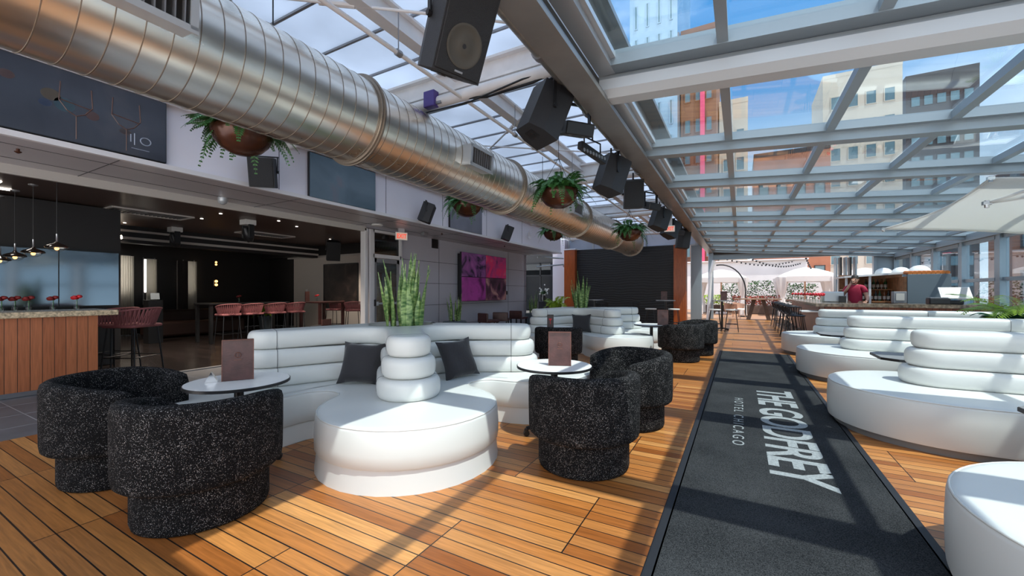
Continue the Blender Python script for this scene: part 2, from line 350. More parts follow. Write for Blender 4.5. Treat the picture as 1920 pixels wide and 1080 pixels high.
# video wall picture and fascia screen pictures: soft abstract colour
def picture(name, stops, scale=1.0, emit=0.35, seed=0.0, rough=0.2):
    m, t, b = nodes_of(name); L = t.links
    c = t.nodes.new('ShaderNodeTexCoord'); mp = t.nodes.new('ShaderNodeMapping'); mp.inputs['Location'].default_value = (seed, seed * .7, 0)
    n = t.nodes.new('ShaderNodeTexNoise'); n.inputs['Scale'].default_value = scale; n.inputs['Detail'].default_value = 5; n.inputs['Distortion'].default_value = 1.2
    L.new(c.outputs['Object'], mp.inputs[0]); L.new(mp.outputs[0], n.inputs['Vector'])
    r = t.nodes.new('ShaderNodeValToRGB')
    r.color_ramp.elements[0].position = stops[0][0]; r.color_ramp.elements[0].color = (*stops[0][1], 1)
    r.color_ramp.elements[1].position = stops[-1][0]; r.color_ramp.elements[1].color = (*stops[-1][1], 1)
    for p, cc in stops[1:-1]:
        k = r.color_ramp.elements.new(p); k.color = (*cc, 1)
    L.new(n.outputs['Fac'], r.inputs[0]); L.new(r.outputs[0], b.inputs['Base Color'])
    L.new(r.outputs[0], b.inputs['Emission Color']); b.inputs['Emission Strength'].default_value = emit
    b.inputs['Roughness'].default_value = rough
    return m
M['art'] = picture('video_art_violet', [(.34, (.02, .012, .03)), (.44, (.10, .035, .11)), (.56, (.17, .05, .17)), (.72, (.22, .09, .20))], 1.6, .2, 3.1)
M['art2'] = picture('video_art_red', [(.34, (.06, .015, .05)), (.46, (.20, .025, .09)), (.58, (.34, .02, .07)), (.72, (.26, .09, .14))], 1.5, .2, 6.4)
M['art3'] = picture('video_art_plum', [(.34, (.05, .01, .045)), (.46, (.15, .025, .13)), (.60, (.20, .03, .17)), (.72, (.07, .02, .06))], 1.3, .2, 9.2)
M['art4'] = picture('video_art_dark', [(.36, (.012, .008, .012)), (.50, (.05, .02, .035)), (.62, (.14, .075, .075)), (.74, (.22, .12, .12))], 1.4, .3, 12.8)
M['bokeh'] = picture('banner_print', [(.30, (.02, .024, .034)), (.55, (.03, .034, .046)), (.68, (.05, .05, .06)), (.78, (.10, .06, .045))], .9, .25, 1.3)
M['screenpic'] = picture('blue_screen', [(.3, (.03, .05, .07)), (.6, (.05, .075, .10)), (.75, (.07, .07, .09))], .9, .3, 5.0)
M['screenpic2'] = picture('lilac_screen', [(.3, (.05, .055, .075)), (.7, (.07, .075, .10))], .9, .3, 8.0)
M['portrait'] = picture('dark_portrait', [(.35, (.01, .008, .008)), (.55, (.03, .02, .018)), (.7, (.07, .05, .04))], 1.6, 0, 2.0, .5)

# ------------------------------------------------------------------ mesh helpers
class MB:
    """collects shapes into one mesh"""
    def __init__(s, mtx=None):
        s.v = []; s.f = []; s.m = mtx or Matrix.Identity(4)
    def add(s, vs, fs, mtx=None):
        b = len(s.v); mm = s.m @ mtx if mtx else s.m
        s.v += [tuple(mm @ Vector(p)) for p in vs]
        s.f += [tuple(b + i for i in f) for f in fs]
        return s
    def box(s, c, d, rot=None, bev=0.0):
        x, y, z = d[0] / 2, d[1] / 2, d[2] / 2
        mt = Matrix.Translation(c) @ (rot.to_4x4() if rot else Matrix.Identity(4))
        if bev <= 0:
            vs = [(-x, -y, -z), (x, -y, -z), (x, y, -z), (-x, y, -z), (-x, -y, z), (x, -y, z), (x, y, z), (-x, y, z)]
            return s.add(vs, [(0, 3, 2, 1), (4, 5, 6, 7), (0, 1, 5, 4), (1, 2, 6, 5), (2, 3, 7, 6), (3, 0, 4, 7)], mt)
        b = min(bev, x * .99, y * .99, z * .99)
        rings = []
        for zz, i in ((-z, b), (-z + b * .3, b * .3), (-z + b, 0), (z - b, 0), (z - b * .3, b * .3), (z, b)):
            X, Y = x - i, y - i
            q = b * .7
            rings.append([(-X, -Y + q, zz), (-X + q, -Y, zz), (X - q, -Y, zz), (X, -Y + q, zz), (X, Y - q, zz), (X - q, Y, zz), (-X + q, Y, zz), (-X, Y - q, zz)])
        return s.loft(rings, mt)
    def loft(s, rings, mtx=None, closed=True, cap0=True, cap1=True):
        n = len(rings[0]); vs = [p for r in rings for p in r]; fs = []
        for i in range(len(rings) - 1):
            for j in range(n if closed else n - 1):
                k = (j + 1) % n
                fs.append((i * n + j, i * n + k, (i + 1) * n + k, (i + 1) * n + j))
        if cap0: fs.append(tuple(reversed(range(n))))
        if cap1: fs.append(tuple(range((len(rings) - 1) * n, len(rings) * n)))
        return s.add(vs, fs, mtx)
    def fanloft(s, rings, mtx=None):
        """loft whose end caps are fans about the origin axis (star outlines)"""
        s.loft(rings, mtx, cap0=False, cap1=False)
        for r, rev in ((rings[0], True), (rings[-1], False)):
            n = len(r); c = Vector((0, 0, 0))
            for p in r: c += Vector(p)
            c /= n
            fs = [(j, (j + 1) % n, n) for j in range(n)]
            if rev: fs = [f[::-1] for f in fs]
            s.add(list(r) + [tuple(c)], fs, mtx)
        return s
    def cyl(s, p0, p1, r0, r1=None, n=12):
        r1 = r0 if r1 is None else r1
        return s.tube([p0, p1], [r0, r1], n)
    def tube(s, pts, r, n=8, cap=True, closed=False):
        pts = [Vector(p) for p in pts]; N = len(pts)
        rr = r if isinstance(r, (list, tuple)) else [r] * N
        up = None; rings = []
        for i, p in enumerate(pts):
            if closed: t = pts[(i + 1) % N] - pts[i - 1]
            else: t = pts[min(i + 1, N - 1)] - pts[max(i - 1, 0)]
            t.normalize()
            if up is None:
                a = Vector((0, 0, 1)) if abs(t.z) < .9 else Vector((1, 0, 0))
                up = (a - t * a.dot(t)).normalized()
            else:
                up = (up - t * up.dot(t)).normalized()
            q = t.cross(up)
            rings.append([tuple(p + (up * math.cos(2 * PI * j / n) + q * math.sin(2 * PI * j / n)) * rr[i]) for j in range(n)])
        if closed:
            rings.append(rings[0]); cap = False
        return s.loft(rings, None, True, cap, cap)
    def lathe(s, prof, n=32, mtx=None, cap0=True, cap1=True):
        rings = [[(r * math.cos(2 * PI * j / n), r * math.sin(2 * PI * j / n), z) for j in range(n)] for r, z in prof]
        return s.loft(rings, mtx, True, cap0, cap1)
    def prism(s, poly, z0, z1, mtx=None):
        return s.loft([[(x, y, z0) for x, y in poly], [(x, y, z1) for x, y in poly]], mtx)
    def sphere(s, c, r, n=14, sc=(1, 1, 1)):
        prof = [(max(1e-4, math.sin(PI * i / n) * r), -math.cos(PI * i / n) * r) for i in range(n + 1)]
        mt = Matrix.Translation(c) @ Matrix.Diagonal((*sc, 1))
        return s.lathe(prof, n + 4, mt, False, False)
    def quad(s, a, b, c, d):
        return s.add([a, b, c, d], [(0, 1, 2, 3)])

def link(o): COL.objects.link(o)
def tag(o, label=None, cat=None, group=None, kind=None):
    if label: o['label'] = label
    if cat: o['category'] = cat
    if group: o['group'] = group
    if kind: o['kind'] = kind
    return o
def obj(name, mb, material, parent=None, smooth=None, recalc=True):
    me = bpy.data.meshes.new(name); me.from_pydata(mb.v, [], mb.f); me.validate()
    if recalc:
        bm = bmesh.new(); bm.from_mesh(me)
        bmesh.ops.remove_doubles(bm, verts=bm.verts, dist=1e-5)
        bmesh.ops.recalc_face_normals(bm, faces=bm.faces); bm.to_mesh(me); bm.free()
    if smooth:
        me.shade_smooth(); me.set_sharp_from_angle(angle=R(smooth))
    me.materials.append(M[material] if isinstance(material, str) else material)
    o = bpy.data.objects.new(name, me); link(o)
    if parent: o.parent = parent
    return o
def thing(name, label, cat, loc=(0, 0, 0), rz=0.0, group=None, kind=None):
    o = bpy.data.objects.new(name, None); o.empty_display_size = .1; link(o)
    o.location = loc; o.rotation_euler = (0, 0, rz)
    return tag(o, label, cat, group, kind)
def one(name, mb, material, label, cat, loc=(0, 0, 0), rz=0.0, group=None, smooth=None, kind=None):
    o = obj(name, mb, material, None, smooth); o.location = loc; o.rotation_euler = (0, 0, rz)
    return tag(o, label, cat, group, kind)
def struct(name, mb, material, parent=None, smooth=None):
    o = obj(name, mb, material, parent, smooth)
    if not parent: o['kind'] = 'structure'
    return o
def dup(o, loc=None, rz=None, label=None, parent=None, group=None, scale=None):
    c = o.copy(); link(c)
    if parent: c.parent = parent
    for ch in list(o.children): dup(ch, parent=c)
    if loc is not None: c.location = loc
    if rz is not None: c.rotation_euler = (0, 0, rz)
    if label: c['label'] = label
    if group: c['group'] = group
    if scale: c.scale = scale
    return c
def text_mesh(body, size, depth, font_shear=0, space=1.0, bold=0.0):
    cu = bpy.data.curves.new('lettering', 'FONT'); cu.body = body; cu.size = size; cu.extrude = depth; cu.space_character = space; cu.offset = bold
    cu.align_x = 'CENTER'; cu.align_y = 'CENTER'
    t = bpy.data.objects.new('lettering', cu); link(t)
    dg = bpy.context.evaluated_depsgraph_get(); dg.update()
    me = bpy.data.meshes.new_from_object(t.evaluated_get(dg)); bpy.data.objects.remove(t)
    return me
def fit_text(name, body, depth, size_xy, mtx, material, parent, bold=0.0, space=1.0):
    """text scaled to size_xy (width,height), flat in its local XY, placed by mtx in the parent's frame"""
    me = text_mesh(body, 1.0, 0.05, space=space, bold=bold)
    xs = [v.co.x for v in me.vertices]; ys = [v.co.y for v in me.vertices]; zs = [v.co.z for v in me.vertices]
    sx = size_xy[0] / (max(xs) - min(xs)); sy = size_xy[1] / (max(ys) - min(ys)); cx = (max(xs) + min(xs)) / 2; cy = (max(ys) + min(ys)) / 2
    for v in me.vertices:
        v.co = mtx @ Vector(((v.co.x - cx) * sx, (v.co.y - cy) * sy, (v.co.z - min(zs)) / (max(zs) - min(zs)) * depth))
    me.materials.clear(); me.materials.append(M[material])
    me.name = name
    o = bpy.data.objects.new(name, me); link(o)
    if parent: o.parent = parent
    return o
ORD = ['first', 'second', 'third', 'fourth', 'fifth', 'sixth', 'seventh', 'eighth', 'ninth', 'tenth', 'eleventh', 'twelfth', 'thirteenth', 'fourteenth', 'fifteenth', 'sixteenth', 'seventeenth', 'eighteenth', 'nineteenth', 'twentieth']
def axis(x, y, z): return Matrix((x, y, z)).transposed().to_4x4()   # columns
FACE_PX = axis((0, 1, 0), (0, 0, 1), (1, 0, 0))      # text plane facing +X (reads along +Y)

# ================================================================== SETTING
XW, XF = -7.90, -6.40          # grey wall plane, fascia plane
# floors
deck = struct('floor', MB().box((0 + .79, 11.2, -.02), (16.6, 25.0, .04)), 'deck')
deck.location = (-.78, .02, 0)
bm_ = deck.data
for v in bm_.vertices:
    wx = v.co.x - .79
    v.co.x = (-5.63 if wx < 0 else 5.6) + .78
    v.co.y = -1.5 if v.co.y < 5 else 23.0
t = MB(); t.box((-6.82, 9.5, -.03), (2.40, 22, .05))
struct('floor_tiles', t, 'tile')
g = MB()
for x in (-6.13, -6.72, -7.31): g.box((x, 9.5, -.004), (.007, 22, .002))
for i in range(36): g.box((-6.82, -1.3 + i * .61 + .17, -.0038), (2.4, .007, .002))
struct('floor_grout', g, 'grout')
struct('floor_interior', MB().box((-12.6, 4.6, -.03), (9.15, 12.4, .05)), 'darkfloor')
struct('trim_1', MB().box((-8.0, 4.6, .004), (.10, 12.2, .012)), 'greymetal')
struct('floor_patio', MB().box((2, 40.5, -.04), (60, 35, .06)), 'patio')
struct('floor_street', MB().box((0, 90, -9), (260, 230, .2)), 'concrete')

# left building: grey panel wall right of the door
wl = struct('wall_left', MB().box((XW - .1, 11.8, 1.45), (.2, 7.3, 2.90)), 'grwall')
j = MB()
for z in (.30, .93, 1.56, 2.19): j.box((XW + .002, 11.8, z), (.006, 7.3, .012))
for y in (9.7, 13.9): j.box((XW + .002, y, 1.43), (.006, .012, 2.86))
struct('wall_left_joints', j, 'joint')
struct('wall_left_end', MB().box((XW - 1.0, 15.35, 2.1), (2.0, .2, 4.2)), 'grwall')
# fascia with soffit
struct('wall_fascia', MB().box((-7.15, 7.0, 3.33), (1.5, 17.2, .84)), 'fascia')
struct('ceiling_soffit', MB().box((-7.15, 7.0, 2.885), (1.5, 17.2, .03)), 'soffit')
tr = MB(); tr.box((XF + .02, 7.0, 2.89), (.06, 17.2, .06)); tr.box((XF + .02, 7.0, 3.78), (.10, 17.2, .06)); tr.box((XF + .05, 7, 3.70), (.05, 17.2, .025))
struct('trim_2', tr, 'fasciatrim')
sj = MB()
for y in (2.0, 4.3, 6.6, 8.9, 11.2, 13.5): sj.box((-7.15, y, 2.868), (1.5, .01, .004))
for x in (-6.75, -7.45): sj.box((x, 7, 2.868), (.01, 17, .004))
struct('ceiling_soffit_joints', sj, 'joint')
fj = MB()
for y in (3.9, 6.15, 8.0, 10.0, 12.2): fj.box((XF + .002, y, 3.33), (.006, .008, .8))
struct('wall_fascia_joints', fj, 'joint')
struct('wall_upper', MB().box((-7.0, 8.6, 4.1), (.15, 21, .7)), 'fasciatrim')
# opening header and jamb
hd = MB(); hd.box((XW, 2.95, 2.84), (.16, 7.9, .13)); hd.box((XW + .04, 2.95, 2.775), (.06, 7.9, .04))
struct('trim_3', hd, 'header')
jb = MB(); jb.box((XW, 6.90, 1.42), (.16, .09, 2.84), bev=.01); jb.box((XW, 7.06, 1.42), (.14, .10, 2.84), bev=.01)
struct('trim_4', jb, 'fasciatrim')

# door with transom
dr = thing('door_1', None, None, (XW, 7.60, 0)); dr['kind'] = 'structure'
f = MB()
for yy in (-.47, .47): f.box((0, yy, 1.42), (.12, .07, 2.84))
f.box((0, 0, 2.20), (.12, .94, .09)); f.box((0, 0, 2.81), (.12, .94, .06))
obj('door_frame', f, 'fasciatrim', dr)
l = MB()
for yy in (-.39, .39): l.box((.01, yy, 1.08), (.05, .09, 2.12))
l.box((.01, 0, 2.09), (.05, .86, .10)); l.box((.01, 0, .14), (.05, .86, .24))
obj('door_leaf', l, 'greymetal', dr)
obj('door_pane', MB().box((.01, 0, 1.15), (.012, .70, 1.80)), 'doorglass', dr)
obj('transom_pane', MB().box((0, 0, 2.51), (.012, .88, .52)), 'doorglass', dr)
pb = MB(); pb.cyl((.09, -.36, 1.02), (.09, .36, 1.02), .025); pb.box((.06, -.36, 1.02), (.07, .06, .10)); pb.box((.06, .36, 1.02), (.07, .06, .10))
obj('push_bar', pb, 'alul', dr, 40)
obj('hinge', MB().box((.05, -.43, 1.04), (.05, .04, .16)), 'black', dr)

# dark room on the left
struct('ceiling', MB().box((-12.5, 3.3, 2.96), (9.0, 12.6, .06)), 'brownceil')
bw = MB(); bw.box((-16.6, 3.3, 1.48), (.2, 12.8, 2.96))
struct('wall_back', bw, 'darkwall')
struct('wall_side', MB().box((-12.4, -2.9, 1.48), (8.8, .2, 2.96)), 'darkwall')
struct('wall_cream', MB().box((-11.5, 9.6, 1.30), (6.4, .14, 2.60)), 'cream')
struct('wall_back_end', MB().box((-15.6, 9.75, 1.4), (2.2, .14, 2.8)), 'darkwall')
struct('wall_cream_top', MB().box((-12.2, 9.52, 2.78), (8.6, .3, .36)), 'darkwall')
struct('trim_5', MB().box((-11.7, 9.50, 2.58), (6.6, .06, .07)), 'header')
bk = MB(); bk.box((-13.2, 3.2, 2.72), (.3, 12.3, .42))
struct('beam_interior', bk, 'darkwall')
bk = MB(); bk.box((-13.03, 3.2, 2.62), (.04, 12.3, .06)); bk.box((-13.03, 3.2, 2.80), (.04, 12.3, .05))
struct('trim_9', bk, 'header')
# back of the dark room: a curtained glazed end
for i, (y0, y1, z1) in enumerate(((4.90, 5.36, 2.42), (5.68, 5.97, 2.36), (6.74, 7.06, 2.34))):
    wn = thing('window_%d' % (i + 1), None, None, (-16.48, (y0 + y1) / 2, 0)); wn['kind'] = 'structure'
    h = y1 - y0
    fr = MB()
    fr.box((0, -h / 2, 1.65), (.05, .02, 1.5)); fr.box((0, h / 2, 1.65), (.05, .02, 1.5)); fr.box((0, 0, z1), (.05, h, .03)); fr.box((0, 0, .92), (.05, h, .03))
    obj('window_frame', fr, 'greymetal', wn)
    obj('lit_pane', MB().box((-.02, 0, (z1 + 1.3) / 2), (.01, h, z1 - 1.3)), mat('daylight_pane', (.8, .8, .8), .4, emit=(1.0, .95, .88), estr=3.5), wn)

# black stage screen with timber pillars
sc = struct('wall_far', MB().box((-4.4, 17.75, 1.60), (4.2, .14, 3.22)), 'corr')
pl = MB(); pl.box((-6.73, 17.7, 1.60), (.52, .52, 3.2), bev=.01)
struct('pillar_left', pl, 'pillarwood')
struct('pillar_left_cap', MB().box((-6.73, 17.7, 3.23), (.58, .58, .05)), 'fasciatrim')
pr = MB(); pr.box((-2.10, 17.7, 1.60), (.46, .46, 3.2), bev=.01)
struct('pillar_right', pr, 'pillarwood')
st = MB(); st.box((-1.66, 19.4, 1.75), (.42, .40, 3.5), bev=.02)
struct('pillar_steel', st, 'alu')
st = MB(); st.box((-1.25, 22.2, 1.6), (.22, .3, 3.2), bev=.02)
struct('pillar_gate', st, 'alu')
br = MB(); br.tube([(-1.30, 20.9, .02), (-1.18, 20.9, 2.2), (-1.05, 20.9, 2.75)], .075, 4)
struct('pillar_brace', br, 'whitesteel')
# recess behind the grey wall: dark glazed doors and a grey column
struct('wall_recess', MB().box((-9.0, 20.2, 1.9), (5.0, .2, 3.8)), 'darkwall')
struct('pillar_grey', MB().box((-7.55, 18.4, 1.9), (.62, .5, 3.8), bev=.01), 'grwall')
rc = thing('door_2', None, None, (-8.9, 19.0, 0)); rc['kind'] = 'structure'
f = MB()
for xx in (-1.0, 0, 1.0): f.box((xx, 0, 1.4), (.07, .08, 2.8))
f.box((0, 0, 2.78), (2.0, .08, .08)); f.box((0, 0, 2.15), (2.0, .08, .06))
obj('door_frame', f, 'blackmetal', rc)
obj('door_pane', MB().box((0, 0, 1.4), (1.95, .012, 2.75)), 'doorglass', rc)

# clerestory glazing above the black screen
cl = thing('window_5', None, None, (-4.6, 18.6, 0)); cl['kind'] = 'structure'
f = MB()
for x in (-2.6, -1.4, -.2, 1.0, 2.2, 3.0): f.box((x, 0, 3.75), (.06, .08, .95))
f.box((0.2, 0, 3.28), (5.7, .08, .06)); f.box((0.2, 0, 4.2), (5.7, .08, .06))
obj('window_frame', f, 'alul', cl)
obj('window_pane', MB().box((.2, 0, 3.74), (5.6, .01, .9)), 'roofpanel', cl)

# ------------------------------------------------------------------ glass hall roof
ZR0, XR0, SL = 3.23, -1.16, 0.0727           # underside of rails at the beam, and fall to the right
XR1 = 5.6
def zr(x): return ZR0 - SL * (x - XR0)
rot = Matrix.Rotation(math.atan(SL), 3, 'Y')
LEN = (XR1 - XR0) / math.cos(math.atan(SL))
roof = thing('ceiling_glass', None, None, (0, 0, 0)); roof['kind'] = 'structure'
xm = (XR0 + XR1) / 2
YS = [0.12, 2.12] + [4.12 + 2.0 * i for i in range(10)]
def rail_mb(tube):
    b = MB()
    if tube:
        # octagonal tube
        oc = [(-.15, .06), (-.15, .16), (-.07, .235), (.07, .235), (.15, .16), (.15, .06), (.08, 0), (-.08, 0)]
        b.loft([[(x, y, z + zr(x)) for y, z in oc] for x in (XR0 - .1, XR1)])
    else:
        oc = [(-.085, 0), (.075, 0), (.085, .01), (.085, .085), (.16, .085), (.16, .20), (-.16, .20), (-.16, .10), (-.085, .10)]
        b.loft([[(x, y, z + zr(x)) for y, z in oc] for x in (XR0 - .1, XR1)])
    return b
for i, y in enumerate(YS):
    r_ = obj('roof_tube' if i == 2 else 'roof_rail', rail_mb(i == 2), 'tube' if i == 2 else 'alu', roof); r_.location = (0, y, 0)
fr = MB()
oc = [(-.10, .24), (.10, .24), (.10, .32), (.14, .32), (.14, .38), (-.10, .38)]
fr.loft([[(x, y, z + zr(x)) for y, z in oc] for x in (XR0 - .05, XR1)])
r_ = obj('panel_frame', fr, 'alu', roof); r_.location = (0, 3.98, 0)
MX = [-.13 + 1.045 * i for i in range(6)]
for i in range(len(YS) - 1):
    y0, y1 = YS[i] + .08, YS[i + 1] - .08
    zo = .25 if y1 < 4.2 else .10
    for x in MX:
        b = MB(); b.box((x, (y0 + y1) / 2, zr(x) + zo + .04), (.085, y1 - y0, .08)); obj('mullion', b, 'alu', roof)
    b = MB()
    b.box((XR0 + .0, (y0 + y1) / 2, zr(XR0) + zo + .03), (.16, y1 - y0, .10)); b.box((XR0 + .10, (y0 + y1) / 2, zr(XR0) + zo + .07), (.05, y1 - y0, .05))
    obj('edge_frame', b, 'alul', roof)
    b = MB()
    z0_, z1_ = zr(XR0) + zo + .085, zr(XR1) + zo + .085
    b.loft([[(XR0, y0 - .02, z0_), (XR0, y1 + .02, z0_), (XR0, y1 + .02, z0_ + .012), (XR0, y0 - .02, z0_ + .012)],
            [(XR1, y0 - .02, z1_), (XR1, y1 + .02, z1_), (XR1, y1 + .02, z1_ + .012), (XR1, y0 - .02, z1_ + .012)]])
    obj('roof_pane', b, 'roofglass', roof)
# main beam with channel flanges, carried along the whole hall
bm = MB(); bm.box((-1.28, 11.2, 3.22), (.25, 25, .05)); bm.box((-1.36, 11.2, 3.70), (.06, 25, 1.0)); bm.box((-1.20, 11.2, 3.25), (.03, 25, .10)); bm.box((-1.33, 11.2, 3.26), (.03, 25, .12))
bm.box((-1.28, 11.2, 4.18), (.3, 25, .06))
struct('beam_main', bm, 'beam')
struct('beam_main_web', MB().box((-1.27, 11.2, 3.33), (.10, 25, .16)), 'darkweb')
# end header of the hall and right wall
hd = MB(); hd.box((2.2, 22.4, 3.02), (7.0, .22, .26)); hd.box((2.2, 22.3, 2.9), (7.0, .10, .06))
struct('trim_6', hd, 'alu')
struct('trim_7', MB().box((2.2, 22.25, 3.2), (7.0, .1, .16)), 'darkweb')
rw = thing('wall_right', None, None, (5.55, 0, 0)); rw['kind'] = 'structure'
for i in range(13):
    y = -1.0 + i * 1.95
    b = MB(); b.box((0, y - .16, 1.36), (.16, .13, 2.72)); b.box((.05, y + .10, 1.36), (.14, .16, 2.72)); obj('window_post', b, 'alu', rw)
    if i < 12:
        ym = y + 1.0
        b = MB()
        for z in (.18, 1.62, 2.66): b.box((.02, ym, z), (.10, 1.7, .09))
        obj('window_transom', b, 'alu', rw)
        obj('window_pane', MB().box((.03, ym, 1.40), (.012, 1.66, 2.5)), 'wallglass', rw)
b = MB(); b.box((0, 11, 2.80), (.22, 25, .18)); obj('wall_head', b, 'alu', rw)
b = MB(); b.box((5.3, 22.4, 1.45), (.7, .2, 2.9)); b.box((4.9, 22.35, 1.45), (.1, .25, 2.9))
struct('trim_8', b, 'alu')
# folded gate panels parked at the far opening
fp = thing('folding_gate', 'grey folded glazed gate panels parked at the far opening', 'gate', (3.55, 22.0, 0))
for i in range(5):
    obj('gate_leaf', MB().box((i * .16, (i % 2) * .05, 1.40), (.055, .5, 2.75), bev=.008), 'alu' if i % 2 == 0 else 'black', fp)

# ------------------------------------------------------------------ left translucent roof
ZL = 4.24
lr = thing('ceiling_translucent', None, None, (0, 0, 0)); lr['kind'] = 'structure'
for i in range(32):
    y = -1.2 + .645 * i
    obj('roof_panel', MB().box((-4.15, y + .32, ZL + .03), (5.8, .635, .02)), 'roofpanel', lr)
    obj('panel_seam', MB().box((-4.15, y, ZL + .012), (5.8, .028, .03)), 'greymetal', lr)
for y in (-.2, 4.18, 8.6, 13.0, 17.4):
    b = MB(); b.box((-4.1, y, 3.94), (5.6, .035, .24)); b.box((-4.1, y, 4.07), (5.6, .17, .03)); b.box((-4.1, y, 3.82), (5.6, .20, .035)); b.cyl((-6.6, y - .1, 3.70), (-1.4, y - .1, 3.70), .07)
    obj('roof_rafter', b, 'whitesteel', lr, 40)
for x in (-3.06, -5.2):
    b = MB(); b.box((x, 8.8, 4.06), (.03, 20, .20)); b.box((x, 8.8, 4.16), (.14, 20, .025)); b.box((x, 8.8, 3.95), (.14, 20, .025))
    obj('roof_purlin', b, 'whitesteel', lr)
for y0 in (-.2, 4.18, 8.6, 13.0):
    for a, c_ in (((-6.4, y0 + .2, 3.95), (-1.5, y0 + 4.1, 3.95)), ((-6.4, y0 + 4.1, 3.93), (-1.5, y0 + .2, 3.93))):
        b = MB(); b.cyl(a, c_, .014, n=8); p = Vector(a).lerp(Vector(c_), .62); q = Vector(a).lerp(Vector(c_), .67); b.cyl(p, q, .028, n=8)
        obj('tie_rod', b, 'whitesteel', lr, 40)

# ================================================================== SEATING
def star_lobes(inset, z, rl=.70, dc=1.50, phi0=-43):
    """five-lobed seat outline as a closed ring"""
    rl2 = rl - inset; C_b = 1.12; rf = .187
    D = C_b + rf; rf2 = rf + inset
    pts = []
    for k in range(5):
        a = R(phi0 + 72 * k)
        if k in (2, 3):          # plain rounded back between the two outer arms
            n = 30 if k == 2 else 29
            for i in range(n):
                t = a + R(-36 + 72 * i / n + (0 if k == 2 else 0)); q = (C_b - inset) * (1 - .16 * math.sin(PI * ((k - 2) + i / n) / 2))
                pts.append((q * math.cos(t), q * math.sin(t), z))
            continue
        # tangent direction from lobe centre to fillet centre
        L = Vector((dc, 0)); F_ = [Vector((D * math.cos(s * R(36)), D * math.sin(s * R(36)))) for s in (-1, 1)]
        u = F_[1] - L; ta = math.atan2(u.y, u.x)
        loc = []
        n = 22
        for i in range(n + 1):
            t = -ta + 2 * ta * i / n
            loc.append(L + Vector((math.cos(t), math.sin(t))) * rl2)
        # fillet arc to the next lobe (centre F_[1], up to bisector and beyond)
        s0 = math.atan2(-u.y, -u.x); mid = R(36) + PI
        half = mid - (s0 % (2 * PI)); m = 7
        for i in range(1, m if k != 1 else 4):
            t = (s0 % (2 * PI)) + 2 * half * i / m
            loc.append(F_[1] + Vector((math.cos(t), math.sin(t))) * rf2)
        for p in loc:
            pts.append((p.x * math.cos(a) - p.y * math.sin(a), p.x * math.sin(a) + p.y * math.cos(a), z))
    return pts
def star_ridge(wd, lc, inset, z, phi0=-43):
    w_ = wd - inset; pts = []
    for k in range(5):
        a = R(phi0 + 72 * k); loc = []
        if k in (2, 3):
            n = 24
            for i in range(n):
                t = a + R(-36 + 72 * i / n); q = (.52 + wd - .26) - inset
                pts.append((q * math.cos(t), q * math.sin(t), z))
            continue
        for i in range(13):
            t = -PI / 2 + PI * i / 12; loc.append((lc + w_ * math.cos(t), w_ * math.sin(t)))
        side = [(lc * (1 - s) + .78 * s, w_) for s in (.33, .66, 1.0)]
        # concave bend into the next arm
        c36, s36 = math.cos(R(36)), math.sin(R(36))
        P0 = Vector((.78, w_)); bis = Vector((c36, s36)); refl = 2 * P0.dot(bis) * bis - P0
        ctrl = bis * (w_ / s36) * 1.0
        bend = []
        for i in range(1, 7):
            t = i / 7; bend.append(tuple(P0 * (1 - t) ** 2 + ctrl * 2 * t * (1 - t) + refl * t * t))
        back = [(Vector((lc * (1 - s) + .78 * s, w_)).dot(bis) * 2 * bis - Vector((lc * (1 - s) + .78 * s, w_))) for s in (1.0, .66, .33)]
        loc = loc + side + (bend + [tuple(b) for b in back] if k != 1 else [])
        for x, y in loc:
            pts.append((x * math.cos(a) - y * math.sin(a), x * math.sin(a) + y * math.cos(a), z))
    return pts
def roll_profile(h, b, n=10):
    """(inset, dz) for a bulging roll"""
    o = []
    for i in range(n + 1):
        t = -PI / 2 + PI * i / n
        c, s = math.cos(t), math.sin(t)
        o.append((b * (1 - abs(c) ** .55), h / 2 * math.copysign(abs(s) ** .75, s)))
    return o
ROLLS = ((.265, .42, .172), (.225, .592, .172), (.185, .764, .172))
